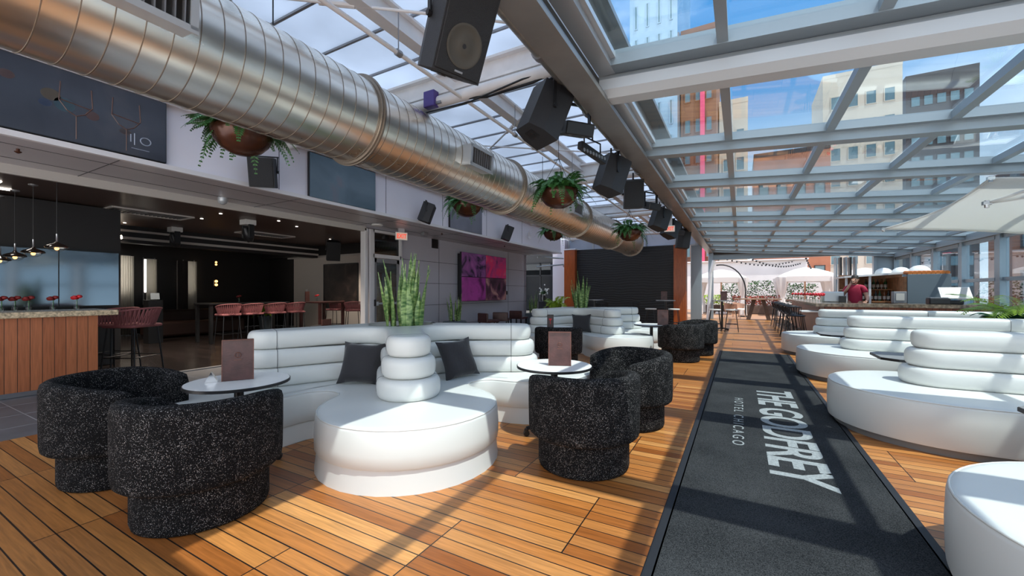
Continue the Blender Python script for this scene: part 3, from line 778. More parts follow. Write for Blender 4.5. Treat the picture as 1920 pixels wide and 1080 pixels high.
def make_star(loc, label):
    t = thing('star_sofa', label, 'sofa', loc, 0, 'star shaped booth sofas')
    s = MB(); s.fanloft([star_lobes(i, z) for i, z in ((.03, .158), (.002, .158), (-.006, .168), (-.008, .25), (.002, .39), (.008, .406), (.022, .418), (.05, .422), (.10, .424))])
    obj('seat', s, 'vinyl', t, 38)
    k = MB(); k.fanloft([star_lobes(i, z) for i, z in ((-.004, 0), (.004, .06), (.010, .12), (.014, .162))])
    obj('skirt', k, 'skirt', t, 50)
    p = MB(); ring = star_lobes(.012, .412); p.tube(ring, .006, 6, closed=True)
    obj('piping', p, 'vinyl', t, 60)
    for wd, z0, h in ROLLS:
        top = z0 > .7
        rings = [star_ridge(wd, 1.31, i, z0 + h / 2 + dz) for i, dz in roll_profile(h, .075)]
        b = MB()
        if top:
            n = len(rings[0]); zt = rings[-1][0][2]
            def circ(r, z, ref):
                return [(r * math.cos(math.atan2(q[1], q[0])), r * math.sin(math.atan2(q[1], q[0])), z) for q in ref]
            rings += [circ(.40, zt + .004, rings[-1]), circ(.37, zt - .008, rings[-1]), circ(.36, zt - .12, rings[-1])]
        b.fanloft(rings)
        obj('back_roll', b, 'vinyl', t, 60)
    s = MB(); s.lathe([(.355, .84), (.355, .885), (.15, .905), (.01, .91)], 30); obj('soil', s, 'soil', t, 40)
    # stitched seam lines over the rolls near each end
    for kk in (0, 1, 4):
        a = R(-43 + 72 * kk); s = MB()
        for wd, z0, h in ROLLS:
            pts = []
            pr = roll_profile(h, .075)
            for i, dz in pr: pts.append((1.27, -(wd - i) - .001, z0 + h / 2 + dz))
            for i, dz in reversed(pr): pts.append((1.27, (wd - i) + .001, z0 + h / 2 + dz))
            pts = [(x * math.cos(a) - y * math.sin(a), x * math.sin(a) + y * math.cos(a), z) for x, y, z in pts]
            s.tube(pts, .0035, 5, closed=True)
        obj('seam', s, 'plinth', t)
    return t
S1 = (-3.42, 3.52, 0); S2 = (-3.42, 9.43, 0)
star = make_star(S1, 'white star-shaped booth sofa nearest the camera, with tall green snake plants at its centre')
dup(star, S2, R(6), label='white star-shaped booth sofa further back, before the black screen wall and orange pillar')

def stadium(x0, x1, hw, inset, z, n=30):
    r = hw - inset; pts = []
    for i in range(n + 1):
        t = PI / 2 + PI * i / n; pts.append((x0 + hw + r * math.cos(t), r * math.sin(t), z))
    for i in range(n + 1):
        t = -PI / 2 + PI * i / n; pts.append((x1 - hw + r * math.cos(t), r * math.sin(t), z))
    return pts
def make_finger(loc, label):
    t = thing('finger_sofa', label, 'sofa', loc, 0, 'long white booth sofas by the glass wall')
    L = 4.1
    s = MB(); s.fanloft([stadium(0, L, .83, i, z) for i, z in ((.05, .055), (.005, .065), (0, .09), (-.004, .25), (.002, .39), (.008, .406), (.022, .418), (.05, .422), (.10, .424))])
    obj('seat', s, 'vinyl', t, 50)
    k = MB(); k.fanloft([stadium(.05, L - .05, .78, 0, z) for z in (0, .07)]); obj('plinth', k, 'plinth', t, 50)
    p = MB(); p.tube(stadium(0, L, .83, .012, .412), .006, 6, closed=True); obj('piping', p, 'vinyl', t, 60)
    for i, (wd, z0, h) in enumerate(ROLLS):
        x0 = .58 + i * .045
        b = MB(); b.fanloft([[(x, y + .14, z) for x, y, z in stadium(x0, L - .3, wd, ii, z0 + h / 2 + dz, 12)] for ii, dz in roll_profile(h, .075)])
        obj('back_roll', b, 'vinyl', t, 60)
    s = MB()
    for i, (wd, z0, h) in enumerate(ROLLS):
        pr = roll_profile(h, .075)
        pts = [(2.35, .14 - (wd - ii) - .001, z0 + h / 2 + dz) for ii, dz in pr] + [(2.35, .14 + (wd - ii) + .001, z0 + h / 2 + dz) for ii, dz in reversed(pr)]
        s.tube(pts, .003, 5, closed=True)
    obj('seam', s, 'plinth', t)
    return t
fg = make_finger((.79, 5.27, 0), 'long white booth sofa with stacked roll back, beside the big carpet lettering')
dup(fg, (.79, 8.02, 0), label='long white booth sofa second nearest, behind the one beside the carpet lettering')
dup(fg, (.79, 10.77, 0), label='long white booth sofa furthest back, in front of the granite bar')
dup(fg, (.80, 2.42, 0), label='round end of the white booth sofa nearest the camera, cut by the right edge')

# cushions
def make_cushion(loc, rot, label):
    b = MB(); n = 9; half = .21
    def P(i, j, s):
        u, v = -1 + 2 * i / n, -1 + 2 * j / n
        pin = 1 - .13 * (1 - abs(u) ** 2) * abs(v) ** 3 - .0; pin2 = 1 - .13 * (1 - abs(v) ** 2) * abs(u) ** 3
        th = .075 * (max(0, (1 - u ** 4)) * max(0, (1 - v ** 4))) ** .55
        return (half * u * pin2, half * v * pin, s * th + .008 * math.sin(5 * u + 3 * v))
    for s in (1, -1):
        vs = [P(i, j, s) for i in range(n + 1) for j in range(n + 1)]
        fs = [(i * (n + 1) + j, (i + 1) * (n + 1) + j, (i + 1) * (n + 1) + j + 1, i * (n + 1) + j + 1) for i in range(n) for j in range(n)]
        b.add(vs, fs if s > 0 else [f[::-1] for f in fs])
    o = one('throw_cushion', b, 'cushion', label, 'cushion', loc, 0, 'charcoal throw cushions', 70)
    o.rotation_euler = rot
    return o
# ------------------------------------------------------------------ armchairs
def make_armchair(loc, rz, label):
    """opening faces +X"""
    t = thing('tub_armchair', label, 'armchair', loc, rz, 'black tweed tub armchairs')
    prof = [(.30, .27), (.36, .245), (.395, .247), (.410, .262), (.415, .30), (.418, .48), (.418, .655), (.410, .692), (.390, .708), (.36, .712), (.335, .704), (.318, .68), (.305, .58), (.29, .42), (.285, .32)]
    rings = []; N = 40; A = R(128)
    for i in range(N + 1):
        u = i / N * 2 - 1
        a = PI + u * A
        dip = .075 * max(0, (abs(u) - .45) / .55) ** 1.5
        end = max(0, (abs(u) - .965) / .035)
        ring = []
        for r, z in prof:
            zz = z - dip * max(0, (z - .35) / .36)
            rc = .355; zc = .47
            k = 1 - .28 * end ** 2
            ring.append(((rc + (r - rc) * k) * math.cos(a), (rc + (r - rc) * k) * math.sin(a), zc + (zz - zc) * (1 - .10 * end ** 2)))
        rings.append(ring)
    b = MB(); b.loft(rings); obj('shell', b, 'boucle', t, 60)
    s = MB(); s.lathe([(.05, .26), (.30, .26), (.325, .29), (.33, .37), (.32, .415), (.28, .435), (.02, .44)], 36)
    obj('seat', s, 'boucle', t, 60)
    k = MB(); k.lathe([(.318, .0), (.334, .008), (.340, .03), (.340, .235), (.33, .27)], 40); obj('base', k, 'boucle', t, 60)
    return t
def face(p, q): return math.atan2(q[1] - p[1], q[0] - p[0])
TL, TR, TM, TB = (-3.33, 1.72), (-1.50, 3.50), (-1.62, 8.90), (-3.12, 7.32)
ch = make_armchair((-2.84, 1.27, 0), face((-2.84, 1.27), TL), 'black tweed tub armchair nearest the camera, its rounded back hiding the table base')
for p, q, l in (((-3.90, 1.24), TL, 'black tweed tub armchair beside the grey tiles, left of the round table'),
                ((-1.05, 3.01), TR, 'black tweed tub armchair with its back to the carpet lettering, nearest the carpet'),
                ((-.98, 4.16), TR, 'black tweed tub armchair behind the table with the tall menu, near the carpet'),
                ((-1.00, 8.42), TM, 'black tweed tub armchair near the far end of the carpet, front one of two'),
                ((-.82, 9.45), TM, 'black tweed tub armchair at the far carpet end, mostly hidden by the chair before it'),
                ((-2.80, 6.72), TB, 'black tweed tub armchair between the two star sofas, behind the brown menu')):
    dup(ch, (*p, 0), face(p, q), l)
# ------------------------------------------------------------------ tables
def make_table(loc, label, r=.345, h=.63):
    t = thing('cafe_table', label, 'table', (*loc, 0), 0, 'round white cafe tables')
    s = MB(); s.lathe([(.01, h - .004), (r - .006, h - .004), (r - .006, h), (.01, h)], 48); obj('table_top', s, 'whitetop', t, 40)
    e = MB(); e.lathe([(.02, h - .026), (r - .02, h - .026), (r, h - .022), (r, h - .003), (r - .006, h - .001), (r - .008, h - .006)], 48, cap1=False); obj('edge_band', e, 'black', t, 40)
    p = MB(); p.cyl((0, 0, .10), (0, 0, h - .025), .032, n=20); p.lathe([(.03, h - .04), (.11, h - .03), (.11, h - .025)], 20); p.lathe([(.05, .06), (.05, .12), (.034, .14)], 20); obj('pole', p, 'blackmetal', t, 40)
    for k in range(4):
        a = R(45 + 90 * k); f = MB(); c, s_ = math.cos(a), math.sin(a)
        f.tube([(.04 * c, .04 * s_, .09), (.16 * c, .16 * s_, .085), (.27 * c, .27 * s_, .07)], [.026, .022, .018], 8)
        ft = obj('foot', f, 'blackmetal', t, 40)
        w_ = MB(); w_.cyl((.27 * c - .014 * s_, .27 * s_ + .014 * c, .026), (.27 * c + .014 * s_, .27 * s_ - .014 * c, .026), .026, n=16); w_.box((.27 * c, .27 * s_, .055), (.03, .03, .03), bev=.005)
        obj('caster', w_, 'black', ft, 40)
    return t
tb = make_table(TL, 'round white table with black edge between the two left armchairs')
dup(tb, (*TR, 0), label='round white table with black edge holding the tall brown menu, by the carpet')
dup(tb, (*TM, 0), label='round white table with black pole beside the far carpet armchairs')
dup(tb, (*TB, 0), label='round white table between the two star sofas, holding a pictured menu')
# low black-edged tables between the long sofas
def make_low_table(loc, label):
    t = thing('booth_table', label, 'table', (*loc, 0), 0, 'square booth tables with clipped corners'); hw, c, h = .36, .13, .55
    oc = [(-hw, -hw + c), (-hw + c, -hw), (hw - c, -hw), (hw, -hw + c), (hw, hw - c), (hw - c, hw), (-hw + c, hw), (-hw, hw - c)]
    obj('table_top', MB().prism([(x * .99, y * .99) for x, y in oc], h - .004, h), 'plinth', t)
    obj('edge_band', MB().prism(oc, h - .03, h - .004), 'black', t)
    p = MB(); p.cyl((0, 0, .02), (0, 0, h - .03), .035, n=16); p.lathe([(.20, 0), (.20, .012), (.03, .03)], 24); obj('pole', p, 'blackmetal', t, 40)
    return t
lt = make_low_table((1.95, 3.74), 'dark clipped-corner table beside the nearest long sofa, at the right edge')
dup(lt, (1.78, 6.46, 0), label='clipped-corner table between the first and second long booth sofas')
dup(lt, (1.62, 9.38, 0), label='clipped-corner table between the second and third long booth sofas')
# ------------------------------------------------------------------ menus on tables
def make_menu(loc, rz, label, holder=False, h=.31):
    t = thing('menu_folder', label, 'menu', loc, rz, 'brown leather menus standing on tables')
    for s, nm in ((-1, 'cover'), (1, 'cover')):
        b = MB(); b.box((0, s * .017, h / 2), (.20, .007, h), Matrix.Rotation(R(s * 3.5), 3, 'X'), bev=.003); obj(nm, b, 'leather', t)
    b = MB()
    for s in (-1, 1):
        b.box((s * .10, -.018, h / 2), (.006, .010, h), Matrix.Rotation(R(-3.5), 3, 'X'))
        b.box((0, -.021 + s * 0.0, h - .004 if s > 0 else .004), (.20, .010, .006))
    obj('edge_trim', b, 'leatheredge', t)
    obj('pages', MB().box((0, 0, h / 2), (.19, .014, h - .012)), 'whitetop', t)
    e = MB()
    pts = [(.02 * math.cos(R(a)), -.0275, h * .62 + .02 * math.sin(R(a))) for a in range(0, 360, 30)]
    e.tube(pts, .002, 4, closed=True); e.box((0, -.0265, h * .50), (.05, .002, .005)); e.box((0, -.0275, h * .62), (.004, .002, .03))
    obj('emblem', e, 'leatheredge', t)
    return t
m1 = make_menu((-1.445, 3.50, .631), R(22), 'tall brown leather menu standing on the white table by the carpet')
m2 = dup(m1, (-3.36, 1.73, .631), R(58), 'brown leather menu standing on the left white table beside a metal clip')
dup(m1, (-1.38, 8.80, .631), R(15), 'brown leather menu on the table beside the far carpet armchairs')
b = MB(); b.loft([[(-.05, -.03, 0), (.03, -.03, 0), (-.01, -.03, .075)], [(-.05, .03, 0), (.03, .03, 0), (-.01, .03, .075)]])
one('menu_clip', b, 'chrome', 'small folded metal menu clip on the left white table', 'clip', (-3.45, 1.60, .631), R(60))
pm = thing('picture_menu', 'framed pictured drinks menu with red cocktail on the table between sofas', 'menu', (-3.12, 7.10, .631), R(20))
obj('menu_frame', MB().box((0, 0, .125), (.12, .02, .25), bev=.003), 'black', pm)
obj('menu_card', MB().box((0, -.0105, .125), (.10, .003, .22)), 'card', pm)
b = MB(); b.lathe([(.004, .07), (.004, .13), (.03, .17), (.028, .175)], 12, Matrix.Translation((0, -.014, 0)) @ Matrix.Diagonal((1, .12, 1, 1))); obj('cocktail_picture', b, 'red', pm, 40)
# cushions on the star seats
make_cushion((-3.20, 2.77, .615), (R(66), R(3), R(30)), 'charcoal cushion leaning on the near star sofa, left of its front rolls')
make_cushion((-2.56, 3.45, .615), (R(66), R(-3), R(72)), 'charcoal cushion leaning on the near star sofa, right of its front rolls')
make_cushion((-3.05, 8.62, .62), (R(70), 0, R(20)), 'charcoal cushion leaning on the far star sofa, behind a black armchair')

# ------------------------------------------------------------------ carpet runner
cp = thing('carpet_runner', 'long charcoal carpet runner printed with the venue name on the wooden deck', 'carpet', (.245, 5.4, 0))
obj('pile', MB().box((0, 0, .007), (1.20, 9.45, .010)), 'carpet', cp)
b = MB(); oc = [(-.645, -4.79), (.645, -4.79), (.645, 4.79), (-.645, 4.79)]
b.box((0, 0, .003), (1.29, 9.58, .006)); 
for s in (-1, 1):
    b.box((s * .615, 0, .0065), (.055, 9.58, .011), bev=.004); b.box((0, s * 4.755, .0065), (1.29, .055, .011), bev=.004)
obj('rubber_border', b, 'carpetedge', cp)
mt = axis((0, -1, 0), (1, 0, 0), (0, 0, 1))
fit_text('lettering', 'THE GODFREY', .0012, (3.06, .39), Matrix.Translation((.375 - .245, 4.84 - 5.4, .0122)) @ mt, 'carpettext', cp, bold=.022, space=.93)
fit_text('lettering', 'HOTEL CHICAGO', .0012, (1.75, .09), Matrix.Translation((-.015 - .245, 4.83 - 5.4, .0122)) @ mt, 'carpettext', cp, bold=.0, space=1.5)

# ================================================================== PLANTS
rng = random.Random(7)
def blade(b, base, h, wd, az, lean, twist, curve=0):
    n = 7; rings = []
    for i in range(n + 1):
        t = i / n
        c = Vector(base) + Vector((math.cos(az), math.sin(az), 0)) * (lean * t + curve * t * t) * h + Vector((0, 0, h * t))
        ww = wd * (.75 + .5 * math.sin(PI * min(1, t * 1.2))) * (1 - t ** 3.5) * .5 + .0012
        a = az + PI / 2 + twist * t
        d = Vector((math.cos(a), math.sin(a), 0)); q = Vector((-math.sin(a), math.cos(a), 0))
        rings.append([tuple(c - d * ww + q * ww * .35), tuple(c - q * .004), tuple(c + d * ww + q * ww * .35), tuple(c + q * .006)])
    b.loft(rings)
def make_snake(loc, label, n, hmin, hmax, rad, seed, wd=.055):
    r_ = random.Random(seed)
    t = thing('snake_plant', label, 'plant', loc, 0, 'snake plants')
    b = MB()
    for i in range(n):
        a = r_.uniform(0, 2 * PI); q = rad * math.sqrt(r_.random())
        h = r_.uniform(hmin, hmax) * (1 - .25 * q / max(rad, .01))
        blade(b, (q * math.cos(a), q * math.sin(a), 0), h, wd * r_.uniform(.8, 1.25), a + r_.uniform(-.5, .5), r_.uniform(.0, .17), r_.uniform(-1.1, 1.1), r_.uniform(-.03, .07))
    obj('leaves', b, 'snake', t, 50)
    s = MB(); s.lathe([(rad * 1.05, -.02), (rad * 1.05, .0), (.01, .012)], 20); obj('soil', s, 'soil', t)
    return t
make_snake((S1[0] + .05, S1[1] + .03, .89), 'tall banded snake plant growing from the near star sofa', 36, .50, 1.0, .23, 3, .066)
make_snake((S2[0] + .06, S2[1] + .05, .89), 'tall banded snake plant growing from the far star sofa', 22, .6, .98, .17, 5, .055)
def planter(loc, d, label, cat='planter'):
    b = MB(); b.box((0, 0, d[2] / 2), d, bev=.02); b.box((0, 0, d[2] + .005), (d[0] - .06, d[1] - .06, .01))
    return one('planter_box', b, 'slate', label, cat, loc)
planter((-7.35, 7.95, 0), (.45, .5, .45), 'dark planter box beside the glazed door with the exit sign')
make_snake((-7.35, 7.95, .46), 'dark snake plant in the box beside the exit door', 14, .65, 1.15, .16, 9, .05)
planter((-7.35, 9.75, 0), (.45, .6, .45), 'dark planter box on the grey wall left of the video wall')
make_snake((-7.35, 9.75, .46), 'snake plant against the grey wall left of the video wall', 20, .65, 1.10, .17, 11, .055)
planter((-7.35, 15.0, 0), (.45, .6, .45), 'dark planter box at the end of the grey wall')
make_snake((-7.35, 15.0, .46), 'small snake plant at the far end of the grey wall', 18, .6, 1.1, .17, 13, .05)
def leaflet(b, p, d, up, ln, wd):
    d = d.normalized(); sd = d.cross(up).normalized()
    m = p + d * ln * .45
    b.add([tuple(p), tuple(m + sd * wd + up * .002), tuple(p + d * ln), tuple(m - sd * wd + up * .002)], [(0, 1, 2, 3)])
def frond(b, base, az, ln, rise, droop, nl, ll, lw, ang=62):
    hd = Vector((math.cos(az), math.sin(az), 0)); prev = None; pts = []
    for i in range(nl + 1):
        t = i / nl
        p = Vector(base) + hd * ln * t * (1 - .18 * t) + Vector((0, 0, rise * t - droop * t * t))
        pts.append(p)
    b.tube(pts[::2] if len(pts) > 6 else pts, [.006 * (1 - .8 * i / max(1, len(pts[::2]) - 1)) for i in range(len(pts[::2]))] if len(pts) > 6 else .004, 4)
    for i in range(1, nl + 1):
        t = i / nl; tg = (pts[i] - pts[i - 1]).normalized(); sd = tg.cross(Vector((0, 0, 1))).normalized(); up = sd.cross(tg).normalized()
        L_ = ll * (.35 + .65 * math.sin(PI * min(1, .18 + .8 * t))) * (1.0 if t < .85 else .7)
        for s in (-1, 1):
            d = tg * math.cos(R(ang)) + sd * s * math.sin(R(ang)) - Vector((0, 0, .25))
            leaflet(b, pts[i], d, up, L_, lw)
def fern_mesh(seed, n=96):
    r_ = random.Random(seed); b = MB()
    for i in range(n):
        az = 2 * PI * i / n * 3.0 + r_.uniform(-.3, .3)
        k = r_.random()
        ln = r_.uniform(.30, .62) * (.65 + .35 * k); rise = r_.uniform(.26, .66) * (1.15 - k * .50); dr = rise * (.62 + .40 * k) + r_.uniform(.0, .42) * k * k
        frond(b, (.12 * math.cos(az), .12 * math.sin(az), .25), az, ln, rise, dr, 18, .088, .0125)
    return b
def make_fern(loc, label, seed, ztop):
    t = thing('hanging_fern', label, 'hanging plant', loc, 0, 'hanging ferns in bronze bowls')
    prof = [(.01, 0), (.10, .008), (.20, .055), (.27, .13), (.305, .21), (.31, .265), (.30, .28), (.285, .27), (.27, .22)]
    s = MB(); s.lathe(prof, 40, cap1=False); obj('bowl', s, 'bronze', t, 50)
    s = MB(); s.lathe([(.28, .235), (.15, .25), (.01, .255)], 24, cap0=False); obj('soil', s, 'soil', t)
    obj('fronds', fern_mesh(seed), 'fern', t)
    for k in range(3):
        a = R(90 + 120 * k); c = MB(); c.cyl((.30 * math.cos(a), .30 * math.sin(a), .27), (0, 0, .80), .004, n=5); obj('chain', c, 'blackmetal', t)
    c = MB(); c.cyl((0, 0, .80), (0, 0, ztop + .045 - loc[2]), .004, n=5); obj('hanger', c, 'blackmetal', t)
    return t
fa2 = make_fern((-2.53, 6.08, 2.64), 'fern in a bronze bowl hanging in front of the middle of the duct', 23, 4.2)
fa = make_fern((-5.0, 2.62, 2.88), 'fern in a bronze bowl hanging before the white fascia, left of the blue screen', 21, 4.2)
dup(fa, (-5.0, 7.06, 2.88), R(70), 'fern in a bronze bowl hanging beside the lilac screen, half hidden by the duct')
dup(fa, (-5.0, 11.6, 2.88), R(160), 'small distant fern hanging by the grey wall end, beyond the duct')
dup(fa2, (-2.53, 10.9, 2.64), R(200), 'fern in a bronze bowl hanging in front of the duct end')
# palms
def make_palm(loc, label, n, ln, rise, seed, material='palm', pot=True, zb=.5, ll=.24, spread=(0, 2 * PI)):
    r_ = random.Random(seed); t = thing('potted_palm', label, 'plant', loc, 0)
    b = MB()
    for i in range(n):
        az = spread[0] + (spread[1] - spread[0]) * (i + r_.uniform(-.3, .3)) / n
        L_ = ln * r_.uniform(.7, 1.1); rs = rise * r_.uniform(.6, 1.15)
        frond(b, (0, 0, zb), az, L_, rs, rs * r_.uniform(.5, 1.2), 22, ll, .013, 50)
    obj('fronds', b, material, t)
    if pot:
        s = MB(); s.lathe([(.01, 0), (.17, 0), (.23, zb - .04), (.235, zb), (.21, zb), (.20, zb - .05), (.01, zb - .04)], 28); obj('pot', s, 'slate', t, 40)
        k = MB(); k.cyl((0, 0, zb - .05), (0, 0, zb + .06), .04, .02, 8); obj('stem', k, 'palm', t)
    return t
make_palm((-5.92, 14.0, 0), 'bright yellow-green palm beside the left orange timber pillar', 16, .62, 1.25, 31, zb=.62)
make_palm((3.95, 9.62, .0), 'bright green palm arching over the sofa backs at the right edge', 18, 1.1, .85, 37, zb=.85)
make_palm((3.62, 9.40, .0), 'short dark blue-green palm under the bright palm at the right edge', 20, .40, .40, 39, 'cypalm', zb=.82, ll=.13)

# ================================================================== DUCT AND OVERHEAD GEAR
DX, DZ, DR = -3.70, 3.18, .45
du = thing('ventilation_duct', 'large round galvanised spiral duct running the length of the left side', 'duct', (DX, 0, DZ))
b = MB(); prof = []; y = -1.6
seams = []
while y < 16.1:
    prof += [(DR, y), (DR, y + .132)]; seams.append(y + .139); y += .145
ry = Matrix.Rotation(R(-90), 4, 'X')         # lathe z -> +y
b.lathe([(DR, -1.6)] + [(DR, -1.6 + i * .30) for i in range(1, 59)] + [(DR, 16.1), (DR - .02, 16.1), (DR - .02, 12.0)], 72, ry, True, False)
obj('duct_tube', b, 'duct', du, 50)
b = MB()
for q in seams: b.lathe([(DR - .002, q - .004), (DR + .0035, q - .003), (DR + .0035, q + .003), (DR - .002, q + .004)], 64, ry, False, False)
sm = obj('spiral_seam', b, 'ductseam', du, 60)
for q in (3.08, 6.32, 9.9, 13.2, 16.08):
    b = MB(); b.lathe([(DR - .005, q - .035), (DR + .03, q - .03), (DR + .03, q - .008), (DR + .045, q - .006), (DR + .045, q + .006), (DR + .03, q + .008), (DR + .03, q + .03), (DR - .005, q + .035)], 72, ry, False, False)
    obj('flange', b, 'ductseam', du, 40)
for q in (1.08, 4.76, 8.63):
    rr = Matrix.Rotation(R(4), 3, 'Y')       # tilted slightly upward on the hall side
    c = rr @ Vector((DR + .06, 0, 0))
    b = MB(); W, H, T = .52, .25, .20
    def rb(cx, cy, cz, dx, dy, dz): b.box(c + Vector((0, q, 0)) + rr @ Vector((cx, cy, cz)), (dx, dy, dz), rr)
    rb(-.03, 0, H / 2, T, W, .02); rb(-.03, 0, -H / 2, T, W, .02); rb(-.03, W / 2, 0, T, .02, H); rb(-.03, -W / 2, 0, T, .02, H)
    rb(.075, 0, H / 2, .015, W + .05, .045); rb(.075, 0, -H / 2, .015, W + .05, .045); rb(.075, W / 2, 0, .015, .045, H); rb(.075, -W / 2, 0, .015, .045, H)
    g_ = obj('air_register', b, 'alul', du)
    b = MB(); rb(-.02, 0, 0, .02, W - .03, H - .03); obj('dark_throat', b, 'darkweb', g_)
    b = MB()
    for i in range(9): rb(.05, -W / 2 + .05 + i * (W - .1) / 8, 0, .04, .008, H - .04)
    obj('blades', b, 'greymetal', g_)
for q in (2.2, 8.0, 14.0):
    b = MB(); b.cyl((0, q, DR), (0, q, 4.2 - DZ), .006, n=6); obj('hanger_strap', b, 'blackmetal', du)

b = MB(); b.cyl((-2.95, -1.4, 3.66), (-2.95, 17.5, 3.66), .022, n=10)
pp = one('sprinkler_pipe', b, 'whitesteel', 'thin white sprinkler pipe running lengthwise under the translucent roof', 'pipe', smooth=40)
b = MB()
for q in (.6, 3.0, 5.4, 7.8, 10.2, 12.6): b.cyl((-2.95, q - .03, 3.66), (-2.95, q + .03, 3.66), .034, n=10); b.cyl((-2.95, q, 3.66), (-2.95, q, 4.1), .006, n=5)
obj('pipe_clamp', b, 'greymetal', pp, 40)
b = MB(); b.cyl((-1.50, -1.4, 3.36), (-1.50, 20.5, 3.36), .060, n=18)
gp = one('truss_pipe', b, 'steel', 'thick galvanised hanging pipe along the main roof beam', 'pipe', smooth=40)
for q in (1.9, 3.2, 4.5, 5.8, 7.1, 8.4, 9.7, 11.0, 12.5, 14.0):
    b = MB(); b.cyl((-1.50, q - .035, 3.36), (-1.50, q + .035, 3.36), .074, n=14); b.box((-1.50, q, 3.44), (.05, .05, .08)); obj('pipe_coupler', b, 'greymetal', gp, 40)
b = MB()
b.tube([(-1.5, 4.1, 3.72), (-2.0, 4.08, 3.62), (-2.6, 4.08, 3.60), (-3.3, 4.08, 3.72), (-4.0, 4.1, 3.62)], .016, 6); b.tube([(-1.5, 4.05, 3.70), (-2.1, 4.03, 3.66), (-2.8, 4.03, 3.57), (-4.0, 4.05, 3.60)], .012, 6)
one('cable_bundle', b, 'black', 'black cable bundle draped along the first white rafter', 'cable', smooth=60)
b = MB(); b.box((0, 0, 0), (.17, .10, .20), bev=.01)
pc = one('purple_lamp_case', b, 'purple', 'small purple floodlight box above the duct', 'light', (-3.40, 4.02, 3.72))
b = MB(); b.box((.12, 0, -.06), (.08, .03, .03)); obj('bracket', b, 'greymetal', pc)

def make_speaker(name, label, loc, yaw, pitch, sz, hang, group, full=True):
    """front faces local -Y before yaw; pitched down by pitch"""
    t = thing(name, label, 'speaker', loc, yaw, group)
    w_, d_, h_ = sz; rr = Matrix.Rotation(pitch, 4, 'X')
    b = MB(rr); q = .68
    b.loft([[(-w_ / 2, -d_ / 2, z), (w_ / 2, -d_ / 2, z), (w_ / 2, d_ * .05, z), (w_ / 2 * q, d_ / 2, z), (-w_ / 2 * q, d_ / 2, z), (-w_ / 2, d_ * .05, z)] for z in (-h_ / 2, h_ / 2)])
    obj('cabinet', b, 'speaker', t)
    g = MB(rr); g.box((0, -d_ / 2 - .006, 0), (w_ * .94, .014, h_ * .96), bev=.006); obj('grille', g, 'grille', t)
    if full:
        mt = rr @ Matrix.Translation((0, -d_ / 2 - .014, -h_ * .17)) @ Matrix.Rotation(R(90), 4, 'X')
        k = MB(); rr_ = w_ * .36; k.lathe([(.01, -.002), (rr_ * .3, .004), (rr_ * .35, .001), (rr_ * .85, .002), (rr_ * .9, .005), (rr_, .003), (rr_, 0)], 32, mt, True, False); obj('woofer', k, 'cone', t, 50)
        k = MB(rr); k.box((0, -d_ / 2 - .015, -h_ * .44), (.06, .004, .012)); obj('badge', k, 'greymetal', t)
        k = MB(rr); k.box((0, d_ * .1, -h_ / 2 - .003), (.12, .10, .006)); k.cyl((0, d_ * .1, -h_ / 2 - .004), (0, d_ * .1, -h_ / 2 - .012), .03, n=12); obj('connector_plate', k, 'black', t)
    y = MB(); yy = d_ * -.02
    for s in (-1, 1): y.box((s * (w_ / 2 + .010), yy, h_ * .28), (.010, .035, h_ * .56)); y.cyl((s * (w_ / 2), yy, .02), (s * (w_ / 2 + .028), yy, .02), .02, n=10)
    y.box((0, yy, h_ * .57), (w_ + .05, .035, .010)); obj('yoke', y, 'blackmetal', t)
    if hang:
        y = MB(); y.cyl((0, yy, h_ * .57), (0, yy, hang - loc[2]), .014, n=8); obj('hanger_rod', y, 'blackmetal', t)
    return t
G1 = 'black speakers hung along the main beam'
make_speaker('hanging_speaker', 'largest black loudspeaker with visible round woofer, hung at the top of the picture', (-1.66, 2.20, 3.05), R(70), R(28), (.36, .34, .56), 3.7, G1)
make_speaker('hanging_speaker', 'black loudspeaker showing its side and connector underside, hung beside the spotlight', (-1.70, 3.70, 3.06), R(150), R(24), (.34, .32, .52), 3.36, G1)
make_speaker('hanging_speaker', 'tilted black loudspeaker hung right of the largest hanging fern', (-1.62, 5.82, 2.97), R(140), R(20), (.32, .34, .50), 3.36, G1, False)
make_speaker('hanging_speaker', 'upright black loudspeaker hung behind the tilted one, near the beam', (-1.62, 7.22, 2.98), R(20), R(8), (.32, .28, .46), 3.36, G1, False)
make_speaker('hanging_speaker', 'tilted black loudspeaker above the fern at the duct end', (-1.62, 9.84, 2.97), R(135), R(20), (.32, .34, .46), 3.36, G1, False)
make_speaker('hanging_speaker', 'black loudspeaker hung just before the far orange pillar', (-1.62, 11.5, 2.97), R(135), R(25), (.32, .34, .44), 3.36, G1, False)
make_speaker('hanging_speaker', 'furthest black loudspeaker hung in front of the grey steel post', (-1.60, 14.1, 3.00), R(110), R(8), (.36, .36, .60), 3.36, G1, False)
G2 = 'small speakers on the fascia'
make_speaker('fascia_speaker', 'small black speaker on the fascia between the wine banner and the blue screen', (-6.14, 3.52, 3.06), R(42), R(12), (.34, .26, .42), 0, G2, False)
make_speaker('fascia_speaker', 'small black speaker on the fascia above the exit sign', (-6.14, 7.11, 3.08), R(125), R(20), (.32, .26, .42), 0, G2, False)
make_speaker('fascia_speaker', 'small black speaker on the fascia above the video wall', (-6.14, 10.75, 3.08), R(125), R(20), (.32, .26, .42), 0, G2, False)
